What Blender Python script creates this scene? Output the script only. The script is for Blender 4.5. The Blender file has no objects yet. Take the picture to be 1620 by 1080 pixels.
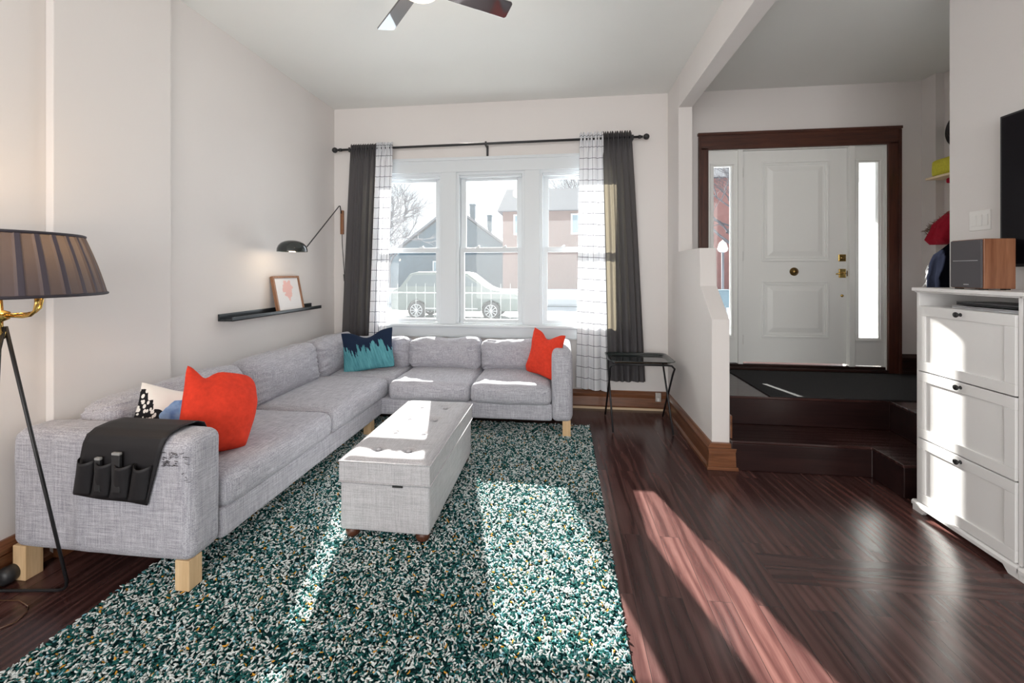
import bpy, bmesh, math, random
import numpy as np
from mathutils import Vector, Matrix, noise
PI = math.pi
random.seed(7)
C = bpy.context.scene.collection
sc = bpy.context.scene

# ------------------------------------------------------------------ camera, sky, sun, exposure
F_PX, HORIZON, YAW, EYE = 661.6, 429.4, 0.1198, 1.406
cam_d = bpy.data.cameras.new('camera')
cam_d.sensor_width = 36.0
cam_d.lens = F_PX / 1620 * 36.0
cam_d.shift_y = -(540 - HORIZON) / 1620
cam_d.clip_start = 0.05
cam_d.clip_end = 300
cam = bpy.data.objects.new('camera', cam_d)
C.objects.link(cam)
cam.location = (0, 0, EYE)
cam.rotation_euler = (PI / 2, 0, YAW)
sc.camera = cam

world = bpy.data.worlds.new('sky')
sc.world = world
world.use_nodes = True
wn = world.node_tree
bg = wn.nodes['Background']
bg.inputs['Color'].default_value = (0.86, 0.93, 1.0, 1)
bg.inputs['Strength'].default_value = 1.05

SUN_DIR = Vector((0.28, -1.0, -0.53)).normalized()
sd = bpy.data.lights.new('sun', 'SUN')
sd.energy = 40.0
sd.angle = math.radians(0.55)
sd.color = (1.0, 0.95, 0.88)
so = bpy.data.objects.new('sun', sd)
C.objects.link(so)
so.rotation_euler = SUN_DIR.to_track_quat('-Z', 'Y').to_euler()
so.location = (-3, 12, 8)


def area(name, loc, target, sx, sy, power, color=(1, 1, 1)):
    d = bpy.data.lights.new(name, 'AREA')
    d.shape = 'RECTANGLE'
    d.size, d.size_y, d.energy, d.color = sx, sy, power, color
    o = bpy.data.objects.new(name, d)
    C.objects.link(o)
    o.location = loc
    o.rotation_euler = (Vector(target) - Vector(loc)).to_track_quat('-Z', 'Y').to_euler()
    return o


# added fill light behind the camera, no window known there
area('fill_rear', (-0.4, -3.3, 1.75), (-0.4, 0, 1.75), 4.4, 2.3, 168, (1.0, 0.97, 0.94))
# daylight through the front window (at the glass, shining in)
area('daylight_front_window', (-0.75, 4.62, 1.65), (-0.75, 0, 1.3), 2.6, 1.6, 42, (0.86, 0.93, 1.0))

sc.view_settings.view_transform = 'Standard'
sc.view_settings.look = 'None'
sc.view_settings.gamma = 1
sc.view_settings.use_curve_mapping = False
sc.view_settings.exposure = 0.0
sc.cycles.max_bounces = 10
sc.cycles.diffuse_bounces = 6
sc.cycles.transparent_max_bounces = 16
sc.cycles.sample_clamp_indirect = 8


# ------------------------------------------------------------------ materials
def newmat(name):
    m = bpy.data.materials.new(name)
    m.use_nodes = True
    nt = m.node_tree
    return m, nt, nt.nodes['Principled BSDF'], nt.links


def mat(name, col, rough=0.5, metal=0.0, spec=0.5, emit=None, estr=0, coat=0):
    m, nt, b, L = newmat(name)
    b.inputs['Base Color'].default_value = (*col, 1)
    b.inputs['Roughness'].default_value = rough
    b.inputs['Metallic'].default_value = metal
    b.inputs['Specular IOR Level'].default_value = spec
    b.inputs['Coat Weight'].default_value = coat
    if emit:
        b.inputs['Emission Color'].default_value = (*emit, 1)
        b.inputs['Emission Strength'].default_value = estr
    return m


def N(nt, t, **k):
    n = nt.nodes.new(t)
    for a, v in k.items():
        setattr(n, a, v)
    return n


def math_n(nt, op, a, b=None, c=None):
    n = N(nt, 'ShaderNodeMath', operation=op)
    for i, v in enumerate((a, b, c)):
        if v is None:
            continue
        if isinstance(v, (int, float)):
            n.inputs[i].default_value = v
        else:
            nt.links.new(v, n.inputs[i])
    return n.outputs[0]


def scaled(nt, vec, s, rot=(0, 0, 0), loc=(0, 0, 0)):
    mp = N(nt, 'ShaderNodeMapping')
    mp.inputs['Scale'].default_value = s
    mp.inputs['Rotation'].default_value = rot
    mp.inputs['Location'].default_value = loc
    nt.links.new(vec, mp.inputs['Vector'])
    return mp.outputs[0]


def noise_n(nt, vec, scale=1.0, detail=3, rough=0.5, dist=0.0):
    n = N(nt, 'ShaderNodeTexNoise')
    n.inputs['Scale'].default_value = scale
    n.inputs['Detail'].default_value = detail
    n.inputs['Roughness'].default_value = rough
    n.inputs['Distortion'].default_value = dist
    nt.links.new(vec, n.inputs['Vector'])
    return n.outputs['Fac']


def ramp(nt, fac, stops, interp='LINEAR'):
    r = N(nt, 'ShaderNodeValToRGB')
    r.color_ramp.interpolation = interp
    els = r.color_ramp.elements
    while len(els) < len(stops):
        els.new(0.5)
    for e, (p, c) in zip(els, stops):
        e.position = p
        e.color = (*c, 1) if len(c) == 3 else c
    nt.links.new(fac, r.inputs[0])
    return r.outputs[0]


def mixc(nt, fac, a, b, mode='MIX'):
    n = N(nt, 'ShaderNodeMix', data_type='RGBA', blend_type=mode)
    for sock, v in ((n.inputs[0], fac), (n.inputs[6], a), (n.inputs[7], b)):
        if isinstance(v, (int, float)):
            sock.default_value = v
        elif isinstance(v, tuple):
            sock.default_value = (*v, 1)
        else:
            nt.links.new(v, sock)
    return n.outputs[2]


def bump(nt, b, h, strength=0.2, dist=0.002):
    n = N(nt, 'ShaderNodeBump')
    n.inputs['Strength'].default_value = strength
    n.inputs['Distance'].default_value = dist
    nt.links.new(h, n.inputs['Height'])
    nt.links.new(n.outputs[0], b.inputs['Normal'])


def obj_co(nt):
    return N(nt, 'ShaderNodeTexCoord').outputs['Object']


def paint(name, col, rough=0.7):
    m, nt, b, L = newmat(name)
    co = obj_co(nt)
    n = noise_n(nt, co, 1.3, 3)
    c = ramp(nt, n, [(0.3, tuple(x * 0.975 for x in col)), (0.7, col)])
    L.new(c, b.inputs['Base Color'])
    b.inputs['Roughness'].default_value = rough
    b.inputs['Specular IOR Level'].default_value = 0.3
    bump(nt, b, noise_n(nt, co, 140, 2), 0.08, 0.001)
    return m


def linen(name, c0, c1, c2, dark=0.0):
    """heathered woven cloth: streaks of thread in three directions"""
    m, nt, b, L = newmat(name)
    co = obj_co(nt)
    a1 = noise_n(nt, scaled(nt, co, (9, 330, 330)), 1, 2, 0.6)
    a2 = noise_n(nt, scaled(nt, co, (330, 330, 9)), 1, 2, 0.6)
    a3 = noise_n(nt, scaled(nt, co, (330, 9, 330)), 1, 2, 0.6)
    s = math_n(nt, 'ADD', math_n(nt, 'ADD', a1, a2), a3)
    s = math_n(nt, 'MULTIPLY', s, 0.3333)
    c = ramp(nt, s, [(0.40, c0), (0.5, c1), (0.59, c2)])
    if dark:
        b1 = noise_n(nt, scaled(nt, co, (14, 170, 170)), 1, 2, 0.5)
        k = ramp(nt, b1, [(0.66, (0, 0, 0)), (0.74, (1, 1, 1))])
        c = mixc(nt, math_n(nt, 'MULTIPLY', k, dark), c, tuple(x * 0.35 for x in c0))
    L.new(c, b.inputs['Base Color'])
    b.inputs['Roughness'].default_value = 0.95
    b.inputs['Specular IOR Level'].default_value = 0.1
    b.inputs['Sheen Weight'].default_value = 0.15
    bump(nt, b, s, 0.35, 0.0015)
    return m


def wood(name, c0, c1, axis=0, scale=1.0, rough=0.4, coat=0.0, spec=0.5):
    m, nt, b, L = newmat(name)
    co = obj_co(nt)
    s = [26 * scale] * 3
    s[axis] = 1.6 * scale
    v = scaled(nt, co, tuple(s))
    n = noise_n(nt, v, 1, 5, 0.6, 0.6)
    n2 = noise_n(nt, scaled(nt, co, tuple(x * 5 for x in s)), 1, 2)
    f = math_n(nt, 'ADD', math_n(nt, 'MULTIPLY', n, 0.7), math_n(nt, 'MULTIPLY', n2, 0.3))
    c = ramp(nt, f, [(0.35, c0), (0.65, c1)])
    L.new(c, b.inputs['Base Color'])
    b.inputs['Roughness'].default_value = rough
    b.inputs['Coat Weight'].default_value = coat
    b.inputs['Specular IOR Level'].default_value = spec
    bump(nt, b, f, 0.12, 0.001)
    return m


def floor_mat(name, step=False):
    m, nt, b, L = newmat(name)
    co = obj_co(nt)
    sep = N(nt, 'ShaderNodeSeparateXYZ')
    L.new(co, sep.inputs[0])
    X, Y = sep.outputs[0], sep.outputs[1]
    along = N(nt, 'ShaderNodeCombineXYZ')
    across = N(nt, 'ShaderNodeCombineXYZ')
    L.new(Y, along.inputs[0]); L.new(X, along.inputs[1])
    L.new(X, across.inputs[0]); L.new(math_n(nt, 'SUBTRACT', Y, 0.068), across.inputs[1])
    if step:
        vec = across.outputs[0]
    else:
        m1 = math_n(nt, 'GREATER_THAN', X, 0.96)
        m2 = math_n(nt, 'GREATER_THAN', Y, 2.02)
        m3 = math_n(nt, 'LESS_THAN', Y, 2.225)
        mask = math_n(nt, 'MULTIPLY', math_n(nt, 'MULTIPLY', m1, m2), m3)
        mx = N(nt, 'ShaderNodeMix', data_type='VECTOR')
        L.new(mask, mx.inputs[0]); L.new(along.outputs[0], mx.inputs[4]); L.new(across.outputs[0], mx.inputs[5])
        vec = mx.outputs[1]
    br = N(nt, 'ShaderNodeTexBrick')
    br.offset = 0.37
    br.offset_frequency = 2
    br.inputs['Scale'].default_value = 1
    br.inputs['Mortar Size'].default_value = 0.0009
    br.inputs['Mortar Smooth'].default_value = 0.3
    br.inputs['Brick Width'].default_value = 1.15
    br.inputs['Row Height'].default_value = 0.1025 if not step else 0.3
    br.inputs['Color1'].default_value = (0, 0, 0, 1)
    br.inputs['Color2'].default_value = (1, 1, 1, 1)
    br.inputs['Mortar'].default_value = (0.5, 0.5, 0.5, 1)
    L.new(vec, br.inputs['Vector'])
    sh = N(nt, 'ShaderNodeVectorMath', operation='MULTIPLY_ADD')
    L.new(br.outputs['Color'], sh.inputs[0]); sh.inputs[1].default_value = (7.3, 3.1, 0); L.new(vec, sh.inputs[2])
    v2 = scaled(nt, sh.outputs[0], (0.9, 9, 1))
    g = noise_n(nt, v2, 1, 4, 0.55, 2.2)
    g2 = noise_n(nt, scaled(nt, sh.outputs[0], (9, 260, 1)), 1, 2, 0.6)
    wv = N(nt, 'ShaderNodeTexWave', wave_type='RINGS', rings_direction='SPHERICAL')
    wv.inputs['Scale'].default_value = 1.4
    wv.inputs['Distortion'].default_value = 9
    wv.inputs['Detail'].default_value = 3
    wv.inputs['Detail Scale'].default_value = 1.2
    L.new(scaled(nt, sh.outputs[0], (0.55, 4.2, 1)), wv.inputs['Vector'])
    f = math_n(nt, 'ADD', math_n(nt, 'MULTIPLY', g, 0.46), math_n(nt, 'MULTIPLY', g2, 0.28))
    f = math_n(nt, 'ADD', f, math_n(nt, 'MULTIPLY', wv.outputs['Fac'], 0.26))
    c = ramp(nt, f, [(0.28, (0.030, 0.0115, 0.011)), (0.48, (0.062, 0.0275, 0.025)), (0.72, (0.098, 0.049, 0.044))])
    tone = ramp(nt, br.outputs['Color'], [(0, (0.74, 0.70, 0.72)), (1, (1.24, 1.16, 1.12))])
    c = mixc(nt, 1.0, c, tone, 'MULTIPLY')
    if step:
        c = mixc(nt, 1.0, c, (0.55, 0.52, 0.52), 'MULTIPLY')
    c = mixc(nt, br.outputs['Fac'], c, (0.006, 0.003, 0.003))
    L.new(c, b.inputs['Base Color'])
    rr = math_n(nt, 'ADD', math_n(nt, 'MULTIPLY', f, 0.16), 0.13)
    L.new(rr, b.inputs['Roughness'])
    b.inputs['Specular IOR Level'].default_value = 0.45
    h = math_n(nt, 'SUBTRACT', math_n(nt, 'MULTIPLY', f, 0.6), math_n(nt, 'MULTIPLY', br.outputs['Fac'], 0.9))
    big = noise_n(nt, scaled(nt, sh.outputs[0], (1.2, 9, 1)), 1, 2)
    h = math_n(nt, 'ADD', h, math_n(nt, 'MULTIPLY', big, 0.35))
    bump(nt, b, h, 0.10, 0.0016)
    return m


def glass_mat(name, haze=0.035):
    m, nt, b, L = newmat(name)
    nt.nodes.remove(b)
    out = nt.nodes['Material Output']
    tr = N(nt, 'ShaderNodeBsdfTransparent')
    tr.inputs[0].default_value = (0.97, 0.985, 0.985, 1)
    gl = N(nt, 'ShaderNodeBsdfGlossy')
    gl.inputs['Roughness'].default_value = 0.02
    tl = N(nt, 'ShaderNodeBsdfTranslucent')
    tl.inputs[0].default_value = (0.95, 0.98, 1, 1)
    fr = N(nt, 'ShaderNodeFresnel')
    fr.inputs[0].default_value = 1.35
    a = N(nt, 'ShaderNodeMixShader')
    L.new(fr.outputs[0], a.inputs[0]); L.new(tr.outputs[0], a.inputs[1]); L.new(gl.outputs[0], a.inputs[2])
    c = N(nt, 'ShaderNodeMixShader')
    c.inputs[0].default_value = haze
    L.new(a.outputs[0], c.inputs[1]); L.new(tl.outputs[0], c.inputs[2])
    L.new(c.outputs[0], out.inputs[0])
    return m


def cloth_mat(name, col, trans_col, trans, lines=False, rough=0.9):
    m, nt, b, L = newmat(name)
    out = nt.nodes['Material Output']
    b.inputs['Roughness'].default_value = rough
    b.inputs['Specular IOR Level'].default_value = 0.1
    uv = N(nt, 'ShaderNodeTexCoord').outputs['UV']
    wv = noise_n(nt, scaled(nt, uv, (500, 90, 1)), 1, 2)
    base = mixc(nt, math_n(nt, 'MULTIPLY', wv, 0.25), col, tuple(x * 0.6 for x in col))
    tl = N(nt, 'ShaderNodeBsdfTranslucent')
    tl.inputs[0].default_value = (*trans_col, 1)
    if lines:
        sep = N(nt, 'ShaderNodeSeparateXYZ')
        L.new(uv, sep.inputs[0])
        wob = noise_n(nt, scaled(nt, uv, (20, 20, 1)), 1, 1)

        def ln(v, period, width):
            v = math_n(nt, 'ADD', v, math_n(nt, 'MULTIPLY', wob, 0.004))
            fr = math_n(nt, 'FRACT', math_n(nt, 'DIVIDE', v, period))
            return math_n(nt, 'LESS_THAN', fr, width / period)
        mask = math_n(nt, 'MAXIMUM', ln(sep.outputs[0], 0.098, 0.0042), ln(sep.outputs[1], 0.112, 0.0048))
        base = mixc(nt, mask, base, (0.02, 0.02, 0.05))
        tcol = mixc(nt, mask, trans_col, (0.03, 0.03, 0.06))
        L.new(tcol, tl.inputs[0])
    L.new(base, b.inputs['Base Color'])
    mx = N(nt, 'ShaderNodeMixShader')
    mx.inputs[0].default_value = trans
    L.new(b.outputs[0], mx.inputs[1]); L.new(tl.outputs[0], mx.inputs[2])
    L.new(mx.outputs[0], out.inputs[0])
    return m


M = {}
M['wall'] = paint('wall_paint', (0.735, 0.705, 0.69))
M['ceil'] = paint('ceiling_paint', (0.80, 0.81, 0.79))
M['white'] = mat('white_gloss_trim', (0.66, 0.70, 0.73), 0.35)
M['doorwhite'] = mat('door_white', (0.80, 0.81, 0.79), 0.4)
M['floor'] = floor_mat('dark_oak_floor')
M['tread'] = floor_mat('dark_oak_step', True)
M['base'] = wood('oak_baseboard', (0.085, 0.030, 0.012), (0.24, 0.095, 0.042), 0, 1, 0.32, 0.2)
M['basey'] = wood('oak_baseboard_y', (0.085, 0.030, 0.012), (0.24, 0.095, 0.042), 1, 1, 0.32, 0.2)
M['casing'] = wood('dark_casing', (0.035, 0.010, 0.006), (0.10, 0.032, 0.018), 2, 1, 0.4, 0.1)
M['casingx'] = wood('dark_casing_x', (0.035, 0.010, 0.006), (0.10, 0.032, 0.018), 0, 1, 0.4, 0.1)
M['darkwood'] = wood('dark_sill', (0.012, 0.006, 0.005), (0.045, 0.02, 0.015), 0, 1, 0.3)
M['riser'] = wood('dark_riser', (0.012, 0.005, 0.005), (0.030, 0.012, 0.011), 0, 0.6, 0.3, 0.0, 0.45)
M['raw'] = mat('bare_wood_strip', (0.62, 0.47, 0.31), 0.6)
M['linen'] = linen('sofa_linen', (0.245, 0.24, 0.28), (0.395, 0.392, 0.435), (0.56, 0.56, 0.605), 0.22)
M['linen2'] = linen('ottoman_linen', (0.36, 0.355, 0.375), (0.47, 0.46, 0.48), (0.57, 0.56, 0.585), 0.0)
M['birch'] = wood('birch_leg', (0.60, 0.40, 0.21), (0.78, 0.56, 0.33), 2, 1, 0.45)
M['walnut'] = wood('walnut', (0.12, 0.045, 0.02), (0.33, 0.14, 0.06), 2, 1, 0.4)
M['darkfoot'] = mat('dark_brown_foot', (0.085, 0.028, 0.014), 0.4)
M['pine'] = wood('pine_shelf', (0.60, 0.44, 0.25), (0.75, 0.6, 0.4), 1, 1, 0.5)
M['black'] = mat('black_metal', (0.010, 0.010, 0.012), 0.42)
M['blacksat'] = mat('black_satin', (0.02, 0.02, 0.022), 0.45)
M['blackgloss'] = mat('black_gloss', (0.012, 0.018, 0.018), 0.07, 0, 0.8)
M['brass'] = mat('brass', (0.60, 0.40, 0.12), 0.22, 1.0)
M['oldbrass'] = mat('old_brass', (0.22, 0.14, 0.05), 0.3, 1.0)
M['nickel'] = mat('nickel', (0.55, 0.53, 0.50), 0.35, 1.0)
M['glass'] = glass_mat('window_glass', 0.010)
M['sideglass'] = glass_mat('sidelight_glass', 0.009)
M['picglass'] = glass_mat('picture_glass', 0.0)
M['greycloth'] = cloth_mat('grey_curtain_cloth', (0.088, 0.085, 0.092), (0.50, 0.43, 0.31), 0.085)
M['checkcloth'] = cloth_mat('check_curtain_cloth', (0.80, 0.81, 0.84), (0.90, 0.92, 0.95), 0.095, True)
M['lampglow'] = mat('lamp_diffuser', (1, 0.9, 0.75), 0.5, emit=(1.0, 0.92, 0.78), estr=0.72)
M['bulb'] = mat('bulb', (1, 0.9, 0.75), 0.5, emit=(1.0, 0.78, 0.5), estr=14)
M['leather'] = mat('black_organiser_cloth', (0.009, 0.008, 0.010), 0.62)
M['greyplastic'] = mat('grey_plastic', (0.28, 0.28, 0.28), 0.5)
M['cabwhite'] = mat('cabinet_white', (0.82, 0.815, 0.81), 0.42)
M['alu'] = mat('aluminium', (0.62, 0.62, 0.64), 0.3, 0.8)
M['grille'] = mat('speaker_grille', (0.085, 0.08, 0.088), 0.85)
M['screen'] = mat('screen', (0.004, 0.003, 0.005), 0.3, 0, 0.15)
M['plate'] = mat('switch_white', (0.80, 0.79, 0.77), 0.35)


def rgh(name, col, s=200, st=0.4, dark=0.8, rough=0.95):
    m, nt, b, L = newmat(name)
    co = obj_co(nt)
    n = noise_n(nt, co, s, 3, 0.6)
    L.new(ramp(nt, n, [(0.3, tuple(c * dark for c in col)), (0.7, col)]), b.inputs['Base Color'])
    b.inputs['Roughness'].default_value = rough
    b.inputs['Specular IOR Level'].default_value = 0.15
    bump(nt, b, n, st, 0.002)
    return m


M['red'] = rgh('orange_red_velvet', (0.72, 0.055, 0.028), 40, 0.15, 0.82)
M['mat'] = rgh('charcoal_mat', (0.045, 0.045, 0.047), 240, 0.9, 0.4)
M['redcoat'] = rgh('red_coat_cloth', (0.36, 0.012, 0.03), 30, 0.2)
M['fur'] = rgh('brown_fur', (0.30, 0.19, 0.13), 90, 1.0, 0.4)
M['navy'] = rgh('navy_coat_cloth', (0.006, 0.007, 0.012), 60, 0.4)
M['navy'].node_tree.nodes['Principled BSDF'].inputs['Specular IOR Level'].default_value = 0.0
M['whitecloth'] = rgh('white_cloth', (0.8, 0.8, 0.82), 60, 0.3)
M['yellow'] = rgh('yellow_cloth', (0.66, 0.60, 0.07), 60, 0.2)
M['snow'] = mat('snow', (0.50, 0.53, 0.57), 0.8)
M['bark'] = mat('bark', (0.13, 0.125, 0.14), 0.9)
M['brick'] = rgh('red_brick', (0.44, 0.22, 0.20), 3, 0.1)
M['tan'] = rgh('tan_siding', (0.30, 0.205, 0.185), 2, 0.1)
M['bluegrey'] = rgh('blue_grey_siding', (0.13, 0.185, 0.225), 2, 0.1)
M['roofgrey'] = rgh('roof_grey', (0.24, 0.25, 0.28), 5, 0.1)
M['extwhite'] = mat('exterior_white', (0.78, 0.79, 0.80), 0.6)
M['extglass'] = mat('house_window_glass', (0.30, 0.40, 0.46), 0.2)
M['carpaint'] = mat('silver_green_car_paint', (0.20, 0.23, 0.215), 0.35, 0.2)
M['greypaint'] = mat('grey_iron_paint', (0.20, 0.22, 0.22), 0.6)
M['porch'] = mat('porch_wall_paint', (0.42, 0.44, 0.45), 0.7)
M['carglass'] = mat('car_glass', (0.16, 0.19, 0.20), 0.1)
M['tyre'] = mat('tyre', (0.10, 0.10, 0.10), 0.8)


def teal_pillow_mat():
    m, nt, b, L = newmat('teal_brush_print')
    co = obj_co(nt)
    sk = scaled(nt, co, (1, 1, 1), (0, 0.25, 0))
    n = noise_n(nt, scaled(nt, sk, (17, 1, 3.0)), 1, 3, 0.6)
    n2 = noise_n(nt, scaled(nt, sk, (70, 1, 7)), 1, 3, 0.7)
    sep = N(nt, 'ShaderNodeSeparateXYZ'); L.new(co, sep.inputs[0])
    z = sep.outputs[2]
    t = math_n(nt, 'ADD', math_n(nt, 'MULTIPLY', n, 1.3), math_n(nt, 'MULTIPLY', n2, 0.35))
    t = math_n(nt, 'SUBTRACT', t, math_n(nt, 'MULTIPLY', z, 2.0))
    top = math_n(nt, 'LESS_THAN', math_n(nt, 'ADD', z, math_n(nt, 'MULTIPLY', n, 0.12)), 0.395)
    k = math_n(nt, 'MULTIPLY', math_n(nt, 'GREATER_THAN', t, 0.40), top)
    front = math_n(nt, 'LESS_THAN', sep.outputs[1], 0.0)
    k = math_n(nt, 'MULTIPLY', k, front)
    teal = ramp(nt, n2, [(0.3, (0.055, 0.20, 0.24)), (0.65, (0.12, 0.36, 0.41))])
    L.new(mixc(nt, k, (0.012, 0.022, 0.05), teal), b.inputs['Base Color'])
    b.inputs['Roughness'].default_value = 0.9
    b.inputs['Specular IOR Level'].default_value = 0.15
    return m


def bw_pillow_mat():
    m, nt, b, L = newmat('black_white_blue_print')
    co = obj_co(nt)
    sep = N(nt, 'ShaderNodeSeparateXYZ'); L.new(co, sep.inputs[0])
    x, z = sep.outputs[0], sep.outputs[2]
    vo = N(nt, 'ShaderNodeTexVoronoi')
    vo.inputs['Scale'].default_value = 1
    L.new(scaled(nt, co, (85, 1, 38), (0, 0.5, 0)), vo.inputs['Vector'])
    dash = math_n(nt, 'LESS_THAN', vo.outputs['Distance'], 0.42)
    vo2 = N(nt, 'ShaderNodeTexVoronoi')
    vo2.inputs['Scale'].default_value = 1
    L.new(scaled(nt, co, (60, 1, 95), (0, -0.4, 0)), vo2.inputs['Vector'])
    dash2 = math_n(nt, 'LESS_THAN', vo2.outputs['Distance'], 0.44)
    wob = noise_n(nt, co, 9, 2)
    w = math_n(nt, 'MULTIPLY', math_n(nt, 'SUBTRACT', wob, 0.5), 0.16)
    blacklow = math_n(nt, 'LESS_THAN', math_n(nt, 'ADD', z, math_n(nt, 'MULTIPLY', x, 1.25)), math_n(nt, 'ADD', w, 0.115))
    rightlow = math_n(nt, 'LESS_THAN', z, math_n(nt, 'ADD', math_n(nt, 'MULTIPLY', x, 0.9), 0.14))
    dx = math_n(nt, 'SUBTRACT', math_n(nt, 'ADD', x, w), -0.005)
    dz = math_n(nt, 'MULTIPLY', math_n(nt, 'SUBTRACT', z, 0.21), 0.75)
    rr = math_n(nt, 'ADD', math_n(nt, 'MULTIPLY', dx, dx), math_n(nt, 'MULTIPLY', dz, dz))
    blue = math_n(nt, 'LESS_THAN', rr, 0.0055)
    bl = ramp(nt, noise_n(nt, co, 14, 3), [(0.35, (0.09, 0.20, 0.50)), (0.6, (0.32, 0.52, 0.80))])
    c = mixc(nt, 0.0, (0.82, 0.81, 0.78), (0.8, 0.8, 0.8))
    rl = mixc(nt, dash2, (0.015, 0.015, 0.018), (0.80, 0.79, 0.77))
    c = mixc(nt, rightlow, c, rl)
    bk = mixc(nt, dash, (0.015, 0.015, 0.018), (0.80, 0.79, 0.77))
    c = mixc(nt, blacklow, c, bk)
    c = mixc(nt, blue, c, bl)
    L.new(c, b.inputs['Base Color'])
    b.inputs['Roughness'].default_value = 0.9
    b.inputs['Specular IOR Level'].default_value = 0.15
    return m


def art_mat():
    m, nt, b, L = newmat('pink_watercolour_print')
    co = obj_co(nt)
    sep = N(nt, 'ShaderNodeSeparateXYZ'); L.new(co, sep.inputs[0])
    x, z = sep.outputs[0], sep.outputs[2]
    w = math_n(nt, 'MULTIPLY', math_n(nt, 'SUBTRACT', noise_n(nt, co, 22, 2), 0.5), 0.11)
    dx = math_n(nt, 'ADD', math_n(nt, 'ABSOLUTE', math_n(nt, 'ADD', x, w)), 0)
    hz = math_n(nt, 'SUBTRACT', math_n(nt, 'SUBTRACT', z, 0.17), math_n(nt, 'MULTIPLY', math_n(nt, 'SQRT', dx), 0.22))
    r = math_n(nt, 'ADD', math_n(nt, 'MULTIPLY', dx, dx), math_n(nt, 'MULTIPLY', math_n(nt, 'MULTIPLY', hz, hz), 0.55))
    k = math_n(nt, 'LESS_THAN', r, 0.0042)
    L.new(mixc(nt, k, (0.78, 0.77, 0.78), (0.80, 0.50, 0.47)), b.inputs['Base Color'])
    b.inputs['Roughness'].default_value = 0.7
    return m


def shade_mat():
    m, nt, b, L = newmat('black_pleated_shade')
    out = nt.nodes['Material Output']
    b.inputs['Base Color'].default_value = (0.06, 0.05, 0.066, 1)
    b.inputs['Roughness'].default_value = 0.7
    tl = N(nt, 'ShaderNodeBsdfTranslucent')
    uv = N(nt, 'ShaderNodeTexCoord').outputs['UV']
    sep = N(nt, 'ShaderNodeSeparateXYZ'); L.new(uv, sep.inputs[0])
    fr = math_n(nt, 'FRACT', math_n(nt, 'MULTIPLY', sep.outputs[0], 30))
    k = math_n(nt, 'LESS_THAN', fr, 0.30)
    L.new(mixc(nt, k, (0.42, 0.33, 0.24), (0.03, 0.025, 0.04)), tl.inputs[0])
    mx = N(nt, 'ShaderNodeMixShader')
    mx.inputs[0].default_value = 0.06
    L.new(b.outputs[0], mx.inputs[1]); L.new(tl.outputs[0], mx.inputs[2]); L.new(mx.outputs[0], out.inputs[0])
    return m


M['teal'] = teal_pillow_mat()
M['bw'] = bw_pillow_mat()
M['art'] = art_mat()
M['shade'] = shade_mat()


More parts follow.
